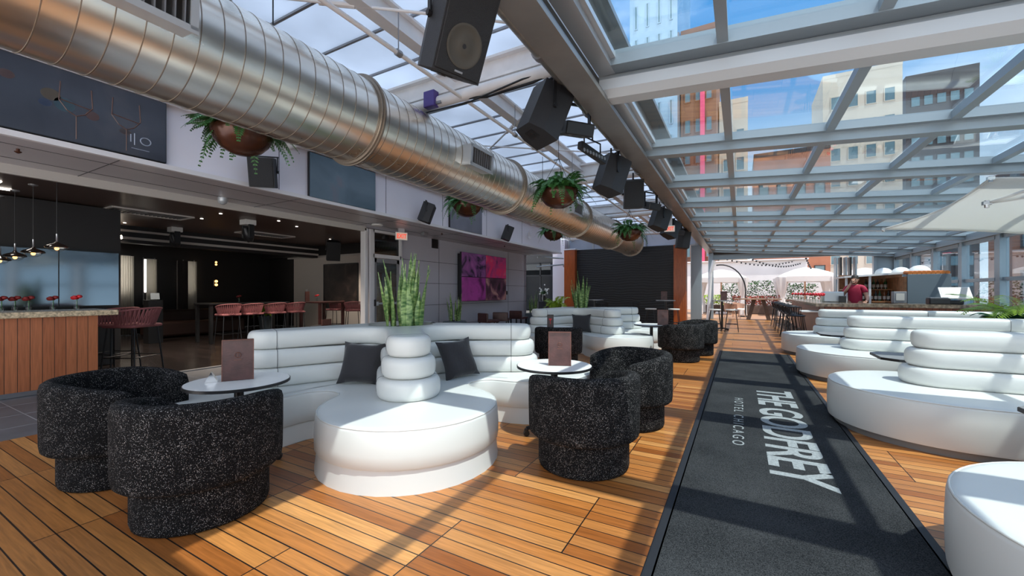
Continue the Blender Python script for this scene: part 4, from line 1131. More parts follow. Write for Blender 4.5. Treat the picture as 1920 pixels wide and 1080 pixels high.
# lights hung along the pipe
def make_spot(loc, yaw, label):
    t = thing('stage_light', label, 'light', loc, yaw, 'stage lights on the hanging pipe')
    b = MB(); b.box((0, 0, 0), (.34, .26, .14), Matrix.Rotation(R(18), 3, 'X'), bev=.015); obj('housing', b, 'black', t)
    b = MB()
    for i in range(7): b.box((-.14 + i * .047, .06, .075), (.012, .16, .05), Matrix.Rotation(R(18), 3, 'X'))
    obj('cooling_fins', b, 'black', t)
    for s in (-1, 1):
        k = MB(); k.lathe([(.055, -.006), (.058, 0), (.05, .008), (.01, .012)], 20, Matrix.Translation((s * .08, -.04, -.075)) @ Matrix.Rotation(R(198), 4, 'X')); obj('lens', k, 'whitetop', t, 50)
    b = MB()
    for s in (-1, 1): b.box((s * .18, 0, .12), (.012, .05, .30))
    b.box((0, 0, .27), (.37, .05, .012)); b.cyl((0, 0, .27), (0, 0, 3.36 - loc[2]), .016, n=8); obj('yoke', b, 'blackmetal', t)
    return t
sp_ = make_spot((-1.58, 4.26, 3.08), R(50), 'black twin-lens stage light beside the second loudspeaker')
dup(sp_, (-1.60, 8.7, 3.06), R(60), 'black stage light hung behind the upright loudspeaker')
dup(sp_, (-1.60, 12.8, 3.06), R(60), 'distant black stage light near the far end of the pipe')
lb = thing('light_bar', 'slim black LED light bar hung on a wire bracket above the large fern', 'light', (-1.60, 4.93, 3.02), R(75))
b = MB(); b.box((0, 0, 0), (.55, .07, .09), Matrix.Rotation(R(8), 3, 'Y'), bev=.008); obj('housing', b, 'black', lb)
b = MB()
for i in range(8): b.cyl((-.23 + i * .065, -.036, -.02), (-.23 + i * .065, -.040, -.02), .022, n=10)
obj('lens', b, 'greymetal', lb)
b = MB(); b.tube([(-.18, 0, .04), (-.18, 0, .16), (.18, 0, .16), (.18, 0, .04)], .010, 6); b.cyl((0, 0, .16), (0, 0, .36), .01, n=6); obj('bracket', b, 'blackmetal', lb)
def exit_sign(loc, rz, label, w_=.30, h_=.19, post=0):
    t = thing('exit_sign', label, 'sign', loc, rz)
    obj('sign_box', MB().box((0, 0, 0), (.05, w_, h_), bev=.006), 'whitetop', t)
    obj('sign_face', MB().box((.027, 0, 0), (.004, w_ * .94, h_ * .9)), 'exitface', t)
    fit_text('lettering', 'EXIT', .003, (w_ * .80, h_ * .58), Matrix.Translation((.0292, 0, 0)) @ FACE_PX, 'exitred', t, bold=.02)
    if post: obj('mount', MB().box((0, 0, h_ / 2 + post / 2), (.04, w_ * .5, post)), 'soffit', t)
    return t
exit_sign((-7.30, 7.52, 2.68), R(-25), 'red and white EXIT sign under the soffit by the glazed door', post=.10)
exit_sign((-1.50, 10.55, 2.84), R(-72), 'small red EXIT sign hung from the pipe before the right orange pillar', .24, .15, post=.46)

# fascia screens and banner
def screen(name, label, cat, y0, y1, z0, z1, m, x=XF):
    t = thing(name, label, cat, (x, (y0 + y1) / 2, (z0 + z1) / 2))
    obj('screen_case', MB().box((.025, 0, 0), (.05, y1 - y0, z1 - z0), bev=.004), 'bezel', t)
    obj('display', MB().box((.052, 0, 0), (.004, (y1 - y0) - .02, (z1 - z0) - .02)), m, t)
    return t
bn = screen('wall_banner', 'wide dark wine-glass banner with a small pale logo at the upper left', 'banner', -1.2, 2.42, 2.93, 3.74, 'bokeh')
# wine glasses and out of focus lights printed on the banner, kept flat against it
def flatdisc(b, y, z, ry_, rz_, n=24):
    b.loft([[(x, y + ry_ * math.cos(2 * PI * i / n), z + rz_ * math.sin(2 * PI * i / n)) for i in range(n)] for x in (.0535, .0550)])
for y, z, a, c_, col in ((1.42, .05, .12, .10, (.09, .07, .045)), (1.52, -.02, .13, .12, (.04, .075, .095)), (1.12, .13, .09, .07, (.085, .05, .045)), (1.74, -.06, .09, .08, (.09, .05, .045)), (1.38, -.05, .08, .06, (.03, .045, .085)), (2.02, -.14, .09, .06, (.06, .045, .045))):
    b = MB(); flatdisc(b, y - .61, z, a * .62, c_ * .62); obj('printed_light', b, mat('print_%d' % int(y * 100), col, .3), bn)
mg = mat('print_glass', (.13, .07, .055), .3)
for y in (1.00, 1.42):
    b = MB()
    b.tube([(.055, y - .12, .22), (.055, y - .13, .02), (.055, y - .07, -.07), (.055, y, -.11), (.055, y + .07, -.07), (.055, y + .13, .02), (.055, y + .12, .22)], .006, 4)
    b.tube([(.055, y - .12, .03), (.055, y + .12, .0)], .006, 4); b.tube([(.055, y, -.11), (.055, y, -.36)], .005, 4)
    obj('printed_glass', b, mg, bn)
lg = mat('print_logo', (.34, .38, .46), .4)
b = MB()
b.tube([(.055, 1.46, -.15), (.055, 1.46, -.24)], .006, 4); b.tube([(.055, 1.495, -.13), (.055, 1.495, -.27)], .006, 4)
b.tube([(.055, 1.60 + .05 * math.cos(2 * PI * i / 20), -.20 + .045 * math.sin(2 * PI * i / 20)) for i in range(20)], .006, 4, closed=True)
b.box((.055, 1.55, -.31), (.002, .17, .006))
obj('logo', b, lg, bn)
screen('wall_screen', 'blue-grey screen on the fascia, between banner and exit door', 'screen', 4.39, 5.83, 2.91, 3.68, 'screenpic')
screen('wall_screen', 'lilac-grey screen on the fascia behind a hanging fern, above the grey wall', 'screen', 8.23, 9.69, 2.91, 3.70, 'screenpic2')
vw = thing('video_wall', 'magenta and purple video wall of four panels on the grey wall', 'screen', (XW, 11.98, 1.80))
obj('wall_mount', MB().box((.07, 0, 0), (.14, 2.70, 1.48)), 'bezel', vw)
for i, (yy, zz) in enumerate(((-.708, -.395), (.708, -.395), (-.708, .395), (.708, .395))):
    p = obj('display_panel', MB().box((.17, yy, zz), (.06, 1.41, .785), bev=.004), 'bezel', vw)
    d = obj('display', MB().box((.202, yy, zz), (.004, 1.395, .77)), ('art3', 'art4', 'art', 'art2')[i], p)
# little wall things
def small(name, mb, m, label, cat, loc, rz=0, group=None, smooth=40): return one(name, mb, m, label, cat, loc, rz, group, smooth)
small('wall_socket', MB().box((.012, 0, 0), (.03, .13, .14), bev=.005), 'black', 'small black square box on the grey wall right of the video wall', 'socket', (XW, 13.75, 1.28))
b = MB(); b.lathe([(.07, 0), (.07, -.05), (.055, -.09), (.02, -.115), (.005, -.118)], 20); small('dome_camera', b, 'alul', 'small dome camera under the soffit, above the dark opening', 'camera', (-7.5, 3.62, 2.868))
small('soffit_camera', MB().box((0, 0, -.05), (.12, .16, .09), bev=.01), 'greymetal', 'small grey box under the soffit right of the exit sign', 'camera', (-7.2, 8.25, 2.868))
b = MB(); b.lathe([(.11, 0), (.13, -.02), (.12, -.04), (.02, -.045)], 24); small('soffit_light', b, 'whitetop', 'round white light under the soffit left of the exit sign', 'light', (-7.3, 6.75, 2.868))
for k, yy in enumerate((1.3, 8.6, 11.9)):
    b = MB(); b.cyl((0, 0, 0), (0, 0, -.03), .015, n=10); b.lathe([(.03, -.03), (.03, -.035), (.008, -.05)], 12); small('fire_sprinkler', b, 'bronze', ['tiny sprinkler head under the soffit by the wine banner', 'tiny sprinkler head under the soffit left of the video wall', 'tiny sprinkler head under the soffit above the video wall'][k], 'sprinkler', (-6.9, yy, 2.868))
b = MB()
for k in range(11):
    a = 2 * PI * k / 11; b.tube([(0, 0, 0), (.04, .20 * math.cos(a), .16 * math.sin(a) + .02)], [.02, .004], 5)
small('starburst_ornament', b, 'fasciatrim', 'pale starburst ornament on the fascia near the last hanging fern', 'ornament', (XF + .06, 12.6, 3.25))

# ================================================================== DARK ROOM ON THE LEFT
bc = thing('bar_counter', 'red-brown slatted bar counter with pale granite top at the left edge', 'bar', (-7.83, 0, 0))
b = MB(); b.box((-.35, .2, .49), (.70, 4.0, .98)); cf = obj('slatted_front', b, 'barwood', bc)
b = MB(); b.box((-.38, .30, 1.015), (.90, 4.2, .075), bev=.012); obj('worktop', b, 'granite', bc)
b = MB(); b.box((.015, .2, .03), (.02, 4.0, .06)); obj('kick_strip', b, 'chrome', bc)
struct('wall_mirror', MB().box((-10.55, .3, 1.55), (.06, 5.9, 1.0)), 'mirror')
mj = MB()
for yy in (-.6, .45, 1.5, 2.45): mj.box((-10.515, yy, 1.55), (.008, .012, 1.0))
mj.box((-10.51, .3, 2.07), (.03, 5.9, .03)); mj.box((-10.51, .3, 1.04), (.05, 5.9, .03))
struct('wall_mirror_joints', mj, 'black')
struct('wall_backbar', MB().box((-10.75, .3, 1.45), (.32, 6.0, 2.9)), 'darkwall')
one('back_counter', MB().box((-10.2, .2, .46), (.6, 5.6, .92), bev=.01), 'black', 'low black back counter below the steel mirror', 'counter')
def make_vase(loc, label, h=.10, flower='red', g='small flower vases on the left bar'):
    t = thing('flower_vase', label, 'vase', loc, 0, g)
    b = MB(); b.lathe([(.026, 0), (.030, .02), (.022, .06), (.016, .08), (.020, h)], 14, cap1=False); obj('vase', b, 'clearglass', t, 50)
    b = MB(); b.cyl((0, 0, .01), (.005, 0, h + .03), .003, n=5); b.cyl((.0, 0, .01), (-.02, .01, h + .02), .003, n=5); obj('stems', b, 'fern', t)
    b = MB(); r_ = random.Random(4)
    for k in range(9):
        b.sphere((r_.uniform(-.035, .035), r_.uniform(-.035, .035), h + .035 + r_.uniform(0, .04)), .028, 6, (1, 1, .8))
    obj('petals', b, flower, t, 60)
    return t
vs = make_vase((-8.18, 2.08, 1.053), 'bright red flowers in a small vase at the end of the left bar', .12)
v2 = make_vase((-8.22, 1.86, 1.053), 'dark red flower in a vase, second from the bar end', .11, 'darkred')
dup(v2, (-8.22, 1.64, 1.053), label='dark red flower in a vase, third from the bar end')
dup(v2, (-8.26, 1.53, 1.053), label='dark red flower in a vase, fourth from the bar end')
dup(v2, (-8.22, 1.41, 1.053), label='dark red flower in a vase at the left picture edge')
# pendants
def make_pendant(loc, label):
    t = thing('pendant_lamp', label, 'lamp', loc, 0, 'pendant lamps over the left bar')
    b = MB(); b.lathe([(.012, .20), (.014, .10), (.028, .07), (.11, .035), (.125, .012), (.11, 0)], 26, cap1=False); obj('lamp_shade', b, 'chrome', t, 50)
    b = MB(); b.lathe([(.10, .008), (.075, -.03), (.04, -.05), (.005, -.055)], 22, cap0=False); obj('glass_bowl', b, 'clearglass', t, 50)
    b = MB(); b.sphere((0, 0, -.008), .024, 10); obj('bulb', b, 'amber', t, 60)
    b = MB(); b.cyl((0, 0, .2), (0, 0, 2.95 - loc[2]), .004, n=5); obj('cord', b, 'black', t)
    b = MB(); b.lathe([(.05, 2.93 - loc[2]), (.05, 2.915 - loc[2]), (.01, 2.90 - loc[2])], 16); obj('ceiling_rose', b, 'greymetal', t)
    return t
p1 = make_pendant((-8.50, 1.96, 1.93), 'steel pendant lamp with amber bulb over the left bar, nearest the bar end')
for q, l in (((-9.0, 1.84, 1.87), 'steel pendant lamp, second from the bar end'), ((-9.5, 1.76, 1.83), 'steel pendant lamp, third from the bar end'), ((-10.0, 1.7, 1.79), 'steel pendant lamp cut by the left picture edge')): dup(p1, q, label=l)
# bar chairs of maroon rope
def make_stool(loc, rz, label, group, seat_z=.74):
    """faces local +X"""
    t = thing('rope_barstool', label, 'stool', loc, rz, group)
    b = MB(); b.box((0, 0, seat_z), (.42, .44, .05), bev=.02); obj('seat', b, 'rope', t)
    top = []; bot = []
    N = 22
    for i in range(N + 1):
        a = R(80 + 200 * i / N); k = abs(i / N * 2 - 1)
        top.append((.27 * math.cos(a) - .02, .27 * math.sin(a), seat_z + .27 - .07 * k ** 2))
        bot.append((.205 * math.cos(a) - .01, .215 * math.sin(a), seat_z + .01))
    b = MB(); b.tube(top, .014, 6); b.tube(bot, .012, 6)
    obj('back_frame', b, 'rope', t, 60)
    b = MB()
    for i in range(N + 1):
        for dj in (0, 1):
            j = min(N, i + dj)
            p, q = Vector(bot[i]), Vector(top[j])
            b.cyl(p, q, .009, n=5)
    obj('rope_back', b, 'rope', t, 60)
    for x in (-.19, .19):
        for y in (-.19, .19):
            b = MB(); b.cyl((x * .9, y * .9, seat_z - .02), (x * 1.15, y * 1.15, 0), .010, n=6); obj('leg', b, 'blackmetal', t, 40)
    b = MB(); f = 1.06; z = .27
    pts = [(-.19 * f, -.19 * f, z), (.19 * f, -.19 * f, z), (.19 * f, .19 * f, z), (-.19 * f, .19 * f, z)]
    for i in range(4): b.cyl(pts[i], pts[(i + 1) % 4], .008, n=6)
    obj('footrest', b, 'blackmetal', t, 40)
    return t
GS = 'maroon rope bar chairs in the dark room'
s1 = make_stool((-8.50, 2.80, 0), R(209), 'maroon rope bar chair tucked at the end of the left bar, nearest', GS)
dup(s1, (-9.25, 2.78, 0), R(205), 'maroon rope bar chair behind the nearest one at the left bar end', scale=(1.15, 1.15, 1.03))
s1.scale = (1.22, 1.22, 1.04)
for p, a, l in (((-11.2, 5.53), 178, 'maroon rope chair in the dark room, leftmost of the four at the high table'), ((-11.2, 6.08), 182, 'maroon rope chair in the dark room, second of the four at the high table'),
                ((-11.2, 6.70), 180, 'maroon rope chair in the dark room, third of the four at the high table'), ((-11.2, 7.27), 178, 'maroon rope chair in the dark room, fourth of the four at the high table'),
                ((-11.5, 8.85), 200, 'darker maroon rope chair half behind a table leg, before the cream wall'), ((-10.5, 8.75), 150, 'maroon rope chair seen from the side before the dark portrait')):
    dup(s1, (*p, 0), R(a), l, scale=(1, 1, 1))
def hightable(loc, d, label, m='black'):
    t = thing('high_table', label, 'table', loc, 0, 'high tables in the dark room')
    obj('table_top', MB().box((0, 0, 1.0), (d[0], d[1], .045), bev=.008), m, t)
    for x in (-1, 1):
        for y in (-1, 1):
            obj('leg', MB().box((x * (d[0] / 2 - .06), y * (d[1] / 2 - .06), .49), (.07, .07, .98)), m, t)
    return t
hightable((-12.0, 6.35, 0), (.8, 2.1), 'long dark high table behind the four maroon chairs')
h2 = hightable((-11.1, 8.1, 0), (1.0, .9), 'reddish high table before the cream wall, with a red flower', 'leather')
make_vase((-11.2, 8.0, 1.024), 'single red flower in a vase before the cream wall', .12, 'red', 'vases in the dark room')
dup(v2, (-12.0, 6.2, 1.024), label='pale vase on the long dark high table')
one('menu_folder', MB().box((0, 0, .15), (.02, .20, .30), bev=.004), 'leather', 'dark upright menu on the reddish high table', 'menu', (-11.45, 7.85, 1.024), R(20))
one('menu_folder', MB().box((0, 0, .06), (.03, .24, .12), bev=.006), 'leatheredge', 'low reddish menu top showing just above the near sofa back', 'menu', (-7.0, 5.2, .66), R(10))
b = MB(); b.cyl((0, 0, 0), (0, 0, .66), .03, n=12); b.lathe([(.30, .63), (.30, .655), (.01, .656)], 30); b.lathe([(.2, 0), (.2, .015), (.02, .03)], 24)
one('side_table', b, 'black', 'small black table hidden behind the near sofa under the reddish menu', 'table', (-7.0, 5.2, 0))
pt = thing('portrait_picture', 'dark portrait picture on the cream wall beside the opening', 'picture', (-11.75, 9.52, 1.55))
pt.location = (-12.05, 9.52, 1.52)
obj('canvas', MB().box((0, -.012, 0), (1.7, .03, 1.50)), 'portrait', pt)
f = MB()
for z in (-.75, .75): f.box((0, -.015, z), (1.74, .05, .04))
for x in (-.86, .86): f.box((x, -.015, 0), (.04, .05, 1.5))
obj('picture_frame', f, 'black', pt)
one('light_switch', MB().box((0, -.012, 0), (.08, .02, .12)), 'whitetop', 'white switch on the cream wall above the red flower', 'switch', (-13.9, 9.52, 1.35))
# ceiling things in the dark room
def grille(loc, label):
    t = thing('ceiling_grille', label, 'vent', loc, 0, 'ceiling grilles')
    b = MB()
    for x in (-.3, .3): b.box((x, 0, 0), (.04, 1.3, .03))
    for y in (-.65, .65): b.box((0, y, 0), (.62, .04, .03))
    obj('frame', b, 'header', t)
    b = MB()
    for i in range(18): b.box((0, -.6 + i * .07, .004), (.56, .02, .015))
    obj('blades', b, 'greymetal', t)
    return t
gg = grille((-10.6, 3.75, 2.91), 'long pale air grille in the brown ceiling, near the bar')
dup(gg, (-11.6, 6.7, 2.91), label='long pale air grille in the brown ceiling, deeper in the room')
for i, (x, y) in enumerate(((-9.4, 4.5), (-10.4, 4.6), (-12.6, 4.0), (-9.2, 5.6), (-11.0, 8.3), (-14.0, 2.4), (-9.6, 6.3))):
    b = MB(); b.lathe([(.026, 0), (.03, -.006), (.022, -.01), (.006, -.011)], 16)
    one('downlight', b, 'lampwhite', '%s small recessed downlight from the opening in the brown ceiling' % ORD[i], 'light', (x, y, 2.93), 0, 'recessed downlights')
    ld = bpy.data.lights.new('downlight_lamp', 'SPOT'); ld.energy = 110; ld.spot_size = R(110); ld.spot_blend = .6; ld.color = (1.0, .86, .72); ld.shadow_soft_size = .04
    lo = bpy.data.objects.new('downlight_lamp', ld); link(lo); lo.location = (x, y, 2.90)
for i, (x, y) in enumerate(((-8.7, 1.35), (-9.5, 1.5), (-10.1, 1.7))):
    b = MB(); b.box((0, 0, 0), (.10, .26, .02), bev=.005); one('slot_light', b, 'lampwhite', '%s pale slot light above the bar, counted from the opening' % ORD[i], 'light', (x, y, 2.92), 0, 'slot lights above the bar')
def movinghead(loc, label):
    t = thing('moving_light', label, 'light', loc, 0, 'moving stage lights in the dark room')
    obj('base', MB().box((0, 0, -.06), (.24, .24, .12), bev=.01), 'whitetop', t)
    y = MB(); 
    for s in (-1, 1): y.box((s * .13, 0, -.26), (.04, .12, .30), bev=.01)
    obj('yoke', y, 'black', t)
    h = MB(); h.lathe([(.05, -.16), (.09, -.10), (.095, .05), (.08, .12), (.075, .16)], 18, Matrix.Translation((0, 0, -.34)) @ Matrix.Rotation(R(20), 4, 'X')); obj('head', h, 'blackmetal', t, 50)
    return t
mh = movinghead((-9.7, 5.2, 2.93), 'moving stage light under the brown ceiling near the opening')
dup(mh, (-12.4, 4.9, 2.93), label='moving stage light under the brown ceiling deeper in the room')
make_speaker('interior_speaker', 'pair-tilted dark loudspeaker under the ceiling before the cream wall', (-10.4, 7.95, 2.52), R(60), R(18), (.36, .32, .55), 2.93, 'speakers in the dark room', False)
b = MB(); b.box((0, 0, 0), (.2, .26, .10), bev=.02); one('ceiling_projector', b, 'whitetop', 'small white box on the dark ceiling beam', 'projector', (-12.9, 3.9, 2.60))
# sconces, curtains, sofa, plant and screens in the depth
def sconce(loc, label):
    t = thing('wall_sconce', label, 'lamp', loc, 0, 'amber wall lamps')
    obj('back_plate', MB().box((-.05, 0, 0), (.03, .08, .2)), 'black', t)
    b = MB(); b.sphere((.03, 0, .06), .045, 10); b.sphere((.03, 0, -.06), .045, 10); obj('bulb', b, 'amber', t, 60)
    return t
sc1 = sconce((-15.9, 7.46, 1.62), 'upper amber double wall lamp deep in the dark room'); 
dup(sc1, (-15.9, 7.46, 2.30), label='single amber glow high on the dark back wall').scale = (.7, .7, .7)
def curtain(loc, w_, h_, label, m):
    b = MB(); n = 40
    ring = [[(.03 * math.sin(i * 1.3), -w_ / 2 + w_ * i / n, z) for i in range(n + 1)] + [(.03 * math.sin(i * 1.3) + .008, -w_ / 2 + w_ * i / n, z) for i in range(n, -1, -1)] for z in (0, h_)]
    b.loft(ring); return one('curtain', b, m, label, 'curtain', loc, 0, 'curtains at the back windows', 60)
curtain((-16.3, 5.13, .01), .50, 2.40, 'sheer lit curtain at the first bright back window, beside the mirror', 'curtain')
curtain((-16.3, 5.82, .01), .26, 2.34, 'narrow pale curtain at the second bright back window', 'curtain')
curtain((-16.25, 6.62, .01), .30, 2.34, 'grey curtain hanging left of the third back window', 'curtaindark')
curtain((-16.3, 6.92, .01), .26, 2.34, 'thin sheer curtain at the third back window', 'curtain')
ls = thing('lounge_sofa', 'dark brown low lounge sofa deep in the dark room', 'sofa', (-14.6, 6.3, 0))
obj('seat', MB().box((0, 0, .25), (.9, 2.4, .42), bev=.06), mat('brown_sofa', (.035, .016, .012), .5), ls)
obj('backrest', MB().box((-.4, 0, .5), (.2, 2.4, .55), bev=.06), MATS['brown_sofa'], ls)
make_palm((-14.2, 8.2, 0), 'dim olive-leaved plant deep in the dark room', 12, .6, .9, 51, 'palm', ll=.16)
ps = thing('pos_terminal', 'small pale lit screen standing in the dark room', 'screen', (-13.2, 4.75, 0))
obj('stand', MB().box((0, 0, .55), (.3, .3, 1.1)), 'black', ps); obj('display', MB().box((.1, 0, 1.2), (.02, .18, .16), Matrix.Rotation(R(-12), 3, 'Y')), 'glow', ps)

# ================================================================== RIGHT: GLASS WALL BAR
rb = thing('island_bar', 'long bar with brown granite top and timber front behind the white sofas', 'bar', (0, 0, 0))
obj('timber_front', MB().box((3.35, 13.25, .47), (3.0, .7, .94)), 'barwood2', rb)
obj('timber_side', MB().box((2.15, 16.9, .47), (.62, 6.6, .94)), 'barwood2', rb)
b = MB(); b.prism([(1.66, 12.72), (4.90, 12.72), (4.90, 13.68), (2.56, 13.68), (2.56, 20.4), (1.66, 20.4)], .94, 1.02); obj('worktop', b, 'granite2', rb)
b = MB()
for k in range(3): b.tube([(3.75 + k * .18, 12.70, .80), (3.75 + k * .18, 12.62, .78), (3.75 + k * .18, 12.62, .68), (3.75 + k * .18, 12.69, .66)], .012, 6)
obj('coat_hook', b, 'chrome', rb, 60)
def make_wirestool(loc, rz, label):
    t = thing('wire_barstool', label, 'stool', loc, rz, 'black wire bar stools along the bar')
    b = MB(); b.lathe([(.01, .68), (.17, .68), (.19, .70), (.17, .72), (.01, .725)], 20); obj('seat', b, 'black', t, 50)
    b = MB(); N = 14; top = [(.22 * math.cos(R(70 + 220 * i / N)), .22 * math.sin(R(70 + 220 * i / N)), .92) for i in range(N + 1)]
    b.tube(top, .010, 6)
    for i in range(0, N + 1): b.cyl((top[i][0] * .75, top[i][1] * .75, .71), top[i], .005, n=4)
    obj('wire_back', b, 'blackmetal', t, 60)
    for x in (-1, 1):
        for y in (-1, 1):
            b = MB(); b.cyl((x * .13, y * .13, .69), (x * .22, y * .22, 0), .009, n=6); obj('leg', b, 'blackmetal', t, 40)
    b = MB(); q = [(-.18, -.18, .26), (.18, -.18, .26), (.18, .18, .26), (-.18, .18, .26)]
    for i in range(4): b.cyl(q[i], q[(i + 1) % 4], .007, n=6)
    obj('footrest', b, 'blackmetal', t, 40)
    return t
ws = make_wirestool((1.27, 12.75, 0), 0, 'black wire bar stool at the near corner of the granite bar, nearest of the row')
for k in range(1, 10): dup(ws, (1.27 + .02 * (k % 2), 12.75 + .72 * k, 0), R(8 * ((k * 7) % 3 - 1)), '%s black wire bar stool from the near end of the row' % ORD[k])
b = MB(); b.prism([(-.24, -.30), (.30, -.30), (.30, .30), (-.24, .30)], .79, .82)
ft = one('drop_shelf', b, 'whitetop', 'small white shelf on the timber bar end above the stools', 'shelf', (1.62, 13.2, 0))
# back bar hut
hu = thing('backbar_cabinet', 'open back bar cabinet with a large slate grey end panel behind the bar', 'cabinet', (0, 0, 0))
obj('end_panel', MB().box((4.32, 14.75, .89), (.84, .10, 1.78), bev=.008), 'slate', hu)
obj('side_panel', MB().box((3.88, 15.6, .86), (.05, 1.7, 1.72)), 'warmwood', hu)
obj('back_panel', MB().box((3.5, 16.5, .92), (1.5, .05, 1.84)), 'warmwood', hu)
obj('roof_board', MB().box((3.45, 15.9, 1.80), (1.6, 1.5, .05), Matrix.Rotation(R(-4), 3, 'Y')), 'whitesteel', hu)
obj('shelf', MB().box((3.35, 15.85, 1.03), (1.2, 1.2, .04)), 'warmwood', hu)
obj('shelf', MB().box((3.35, 16.1, 1.38), (1.2, .6, .03)), 'warmwood', hu)
obj('post', MB().box((3.24, 15.25, .9), (.05, .05, 1.8)), 'whitesteel', hu); obj('post', MB().box((2.72, 15.3, .88), (.05, .05, 1.76)), 'whitesteel', hu)
for k in range(9): obj('terracotta_tile', MB().cyl((3.96 + k * .09, 14.72, 1.815), (3.96 + k * .09, 15.1, 1.84), .048, n=10), 'orange', hu, 50)
def make_dome(loc, s, label):
    b = MB(); b.lathe([(.34, 0), (.33, .10), (.28, .20), (.18, .28), (.06, .315), (.005, .32)], 30)
    o = one('white_dome', b, 'whitetop', label, 'dome', loc, 0, 'white round domes on the cabinet roof', 50); o.scale = (s, s, s); return o
make_dome((4.36, 15.5, 1.83), .70, 'largest white dome on the cabinet roof, right of three')
make_dome((4.05, 15.8, 1.83), .62, 'middle white dome on the cabinet roof')
make_dome((3.74, 16.1, 1.83), .62, 'left white dome on the cabinet roof')
def make_bottle(loc, m, label, group, h=.30):
    t = thing('liquor_bottle', label, 'bottle', loc, 0, group)
    b = MB(); b.lathe([(.01, 0), (.037, .003), (.038, .18), (.030, .21), (.013, .235), (.013, .29), (.015, .295), (.015, h), (.005, h)], 14); obj('glass', b, m, t, 50)
    b = MB(); b.lathe([(.0385, .05), (.0390, .05), (.0390, .14), (.0385, .14)], 14, cap0=False, cap1=False); obj('paper_label', b, 'label', t, 60)
    return t
bo = [make_bottle((2.88, 15.62, 1.05), 'bottle_d', 'first liquor bottle from the left in the open back bar cabinet', 'bottles in the back bar'),
      make_bottle((2.98, 15.60, 1.05), 'bottle_a', 'second liquor bottle from the left in the open back bar cabinet', 'bottles in the back bar'),
      make_bottle((3.08, 15.63, 1.05), 'bottle_g', 'third liquor bottle from the left in the open back bar cabinet', 'bottles in the back bar')]
for k in range(3, 11): dup(bo[(k * 5) % 3], (2.88 + .095 * k, 15.60 + .03 * (k % 2), 1.05), label='%s liquor bottle from the left in the open back bar cabinet' % ORD[k])
for k in range(6): dup(bo[(k * 4) % 3], (3.32 + .09 * k, 16.05, 1.395), label='%s liquor bottle from the left on the upper back bar shelf' % ORD[k])
b = MB(); b.box((0, 0, .15), (.26, .2, .30), bev=.01); lx = one('bar_device', b, 'greymetal', 'small grey machine with pale face on the bar before the bottles', 'machine', (3.60, 14.2, 1.02))
obj('face_plate', MB().box((0, -.105, .16), (.16, .01, .18)), 'label', lx); struct_ = None
one('service_shelf', MB().box((3.4, 14.25, .50), (2.3, .5, 1.0)), 'black', 'black service counter behind the granite bar', 'counter')
po = thing('pos_terminal', 'tilted pale touchscreen till on the right end of the granite bar', 'till', (4.30, 13.15, 1.02))
obj('foot', MB().box((0, .05, .05), (.26, .22, .10), bev=.02), 'black', po)
obj('display', MB().box((0, 0, .26), (.52, .03, .32), Matrix.Rotation(R(-38), 3, 'X'), bev=.006), 'whitetop', po)
obj('glass_face', MB().box((0, -.0135, .2706), (.47, .012, .28), Matrix.Rotation(R(-38), 3, 'X')), 'glow', po)
pr_ = thing('receipt_printer', 'small dark receipt printer left of the touchscreen till', 'printer', (3.98, 13.05, 1.02))
obj('case', MB().box((0, 0, .075), (.34, .26, .15), bev=.02), 'black', pr_); obj('lid', MB().box((0, .02, .155), (.30, .2, .015), bev=.004), 'greymetal', pr_); obj('front_plate', MB().box((-.172, 0, .07), (.006, .2, .11)), 'leather', pr_)
for k in range(12):
    dup(vs, (1.84, 13.0 + .30 * k + .03 * k * k, 1.022), label='%s red-flowered vase from the near end of the granite bar' % ORD[k], group='red flower vases on the granite bar', scale=(.85, .85, 1.25))
one('ice_cooler', MB().box((0, 0, .15), (.46, .46, .30), bev=.03), 'alul', 'grey steel cooler standing on the bar left of the person', 'cooler', (2.28, 14.6, 1.02))
one('bar_box', MB().box((0, 0, .09), (.14, .16, .18), bev=.01), 'black', 'small black box on the bar beside the person', 'box', (2.44, 14.2, 1.02))

# ------------------------------------------------------------------ person behind the bar
def skin_chain(name, joints, edges, material, parent, sub=2, root=0):
    me = bpy.data.meshes.new(name); me.from_pydata([j[0] for j in joints], edges, []); me.update()
    o = bpy.data.objects.new(name, me); link(o)
    if parent: o.parent = parent
    md = o.modifiers.new('Skin', 'SKIN'); md.use_smooth_shade = True
    if not me.skin_vertices: me.attributes
    sv = me.skin_vertices[0].data
    for i, j in enumerate(joints):
        r = j[1]; sv[i].radius = (r, r) if isinstance(r, (int, float)) else r
        sv[i].use_root = (i == root)
    s = o.modifiers.new('Subdivision', 'SUBSURF'); s.levels = sub; s.render_levels = sub
    me.materials.append(M[material]); return o
def bake(o):
    dg = bpy.context.evaluated_depsgraph_get(); dg.update()
    me = bpy.data.meshes.new_from_object(o.evaluated_get(dg)); m_ = o.data; o.modifiers.clear(); o.data = me; bpy.data.meshes.remove(m_); return o
pe = thing('person', 'person in a crimson short-sleeved shirt behind the bar, one hand raised to the face', 'person', (2.82, 14.76, 0), R(-20))
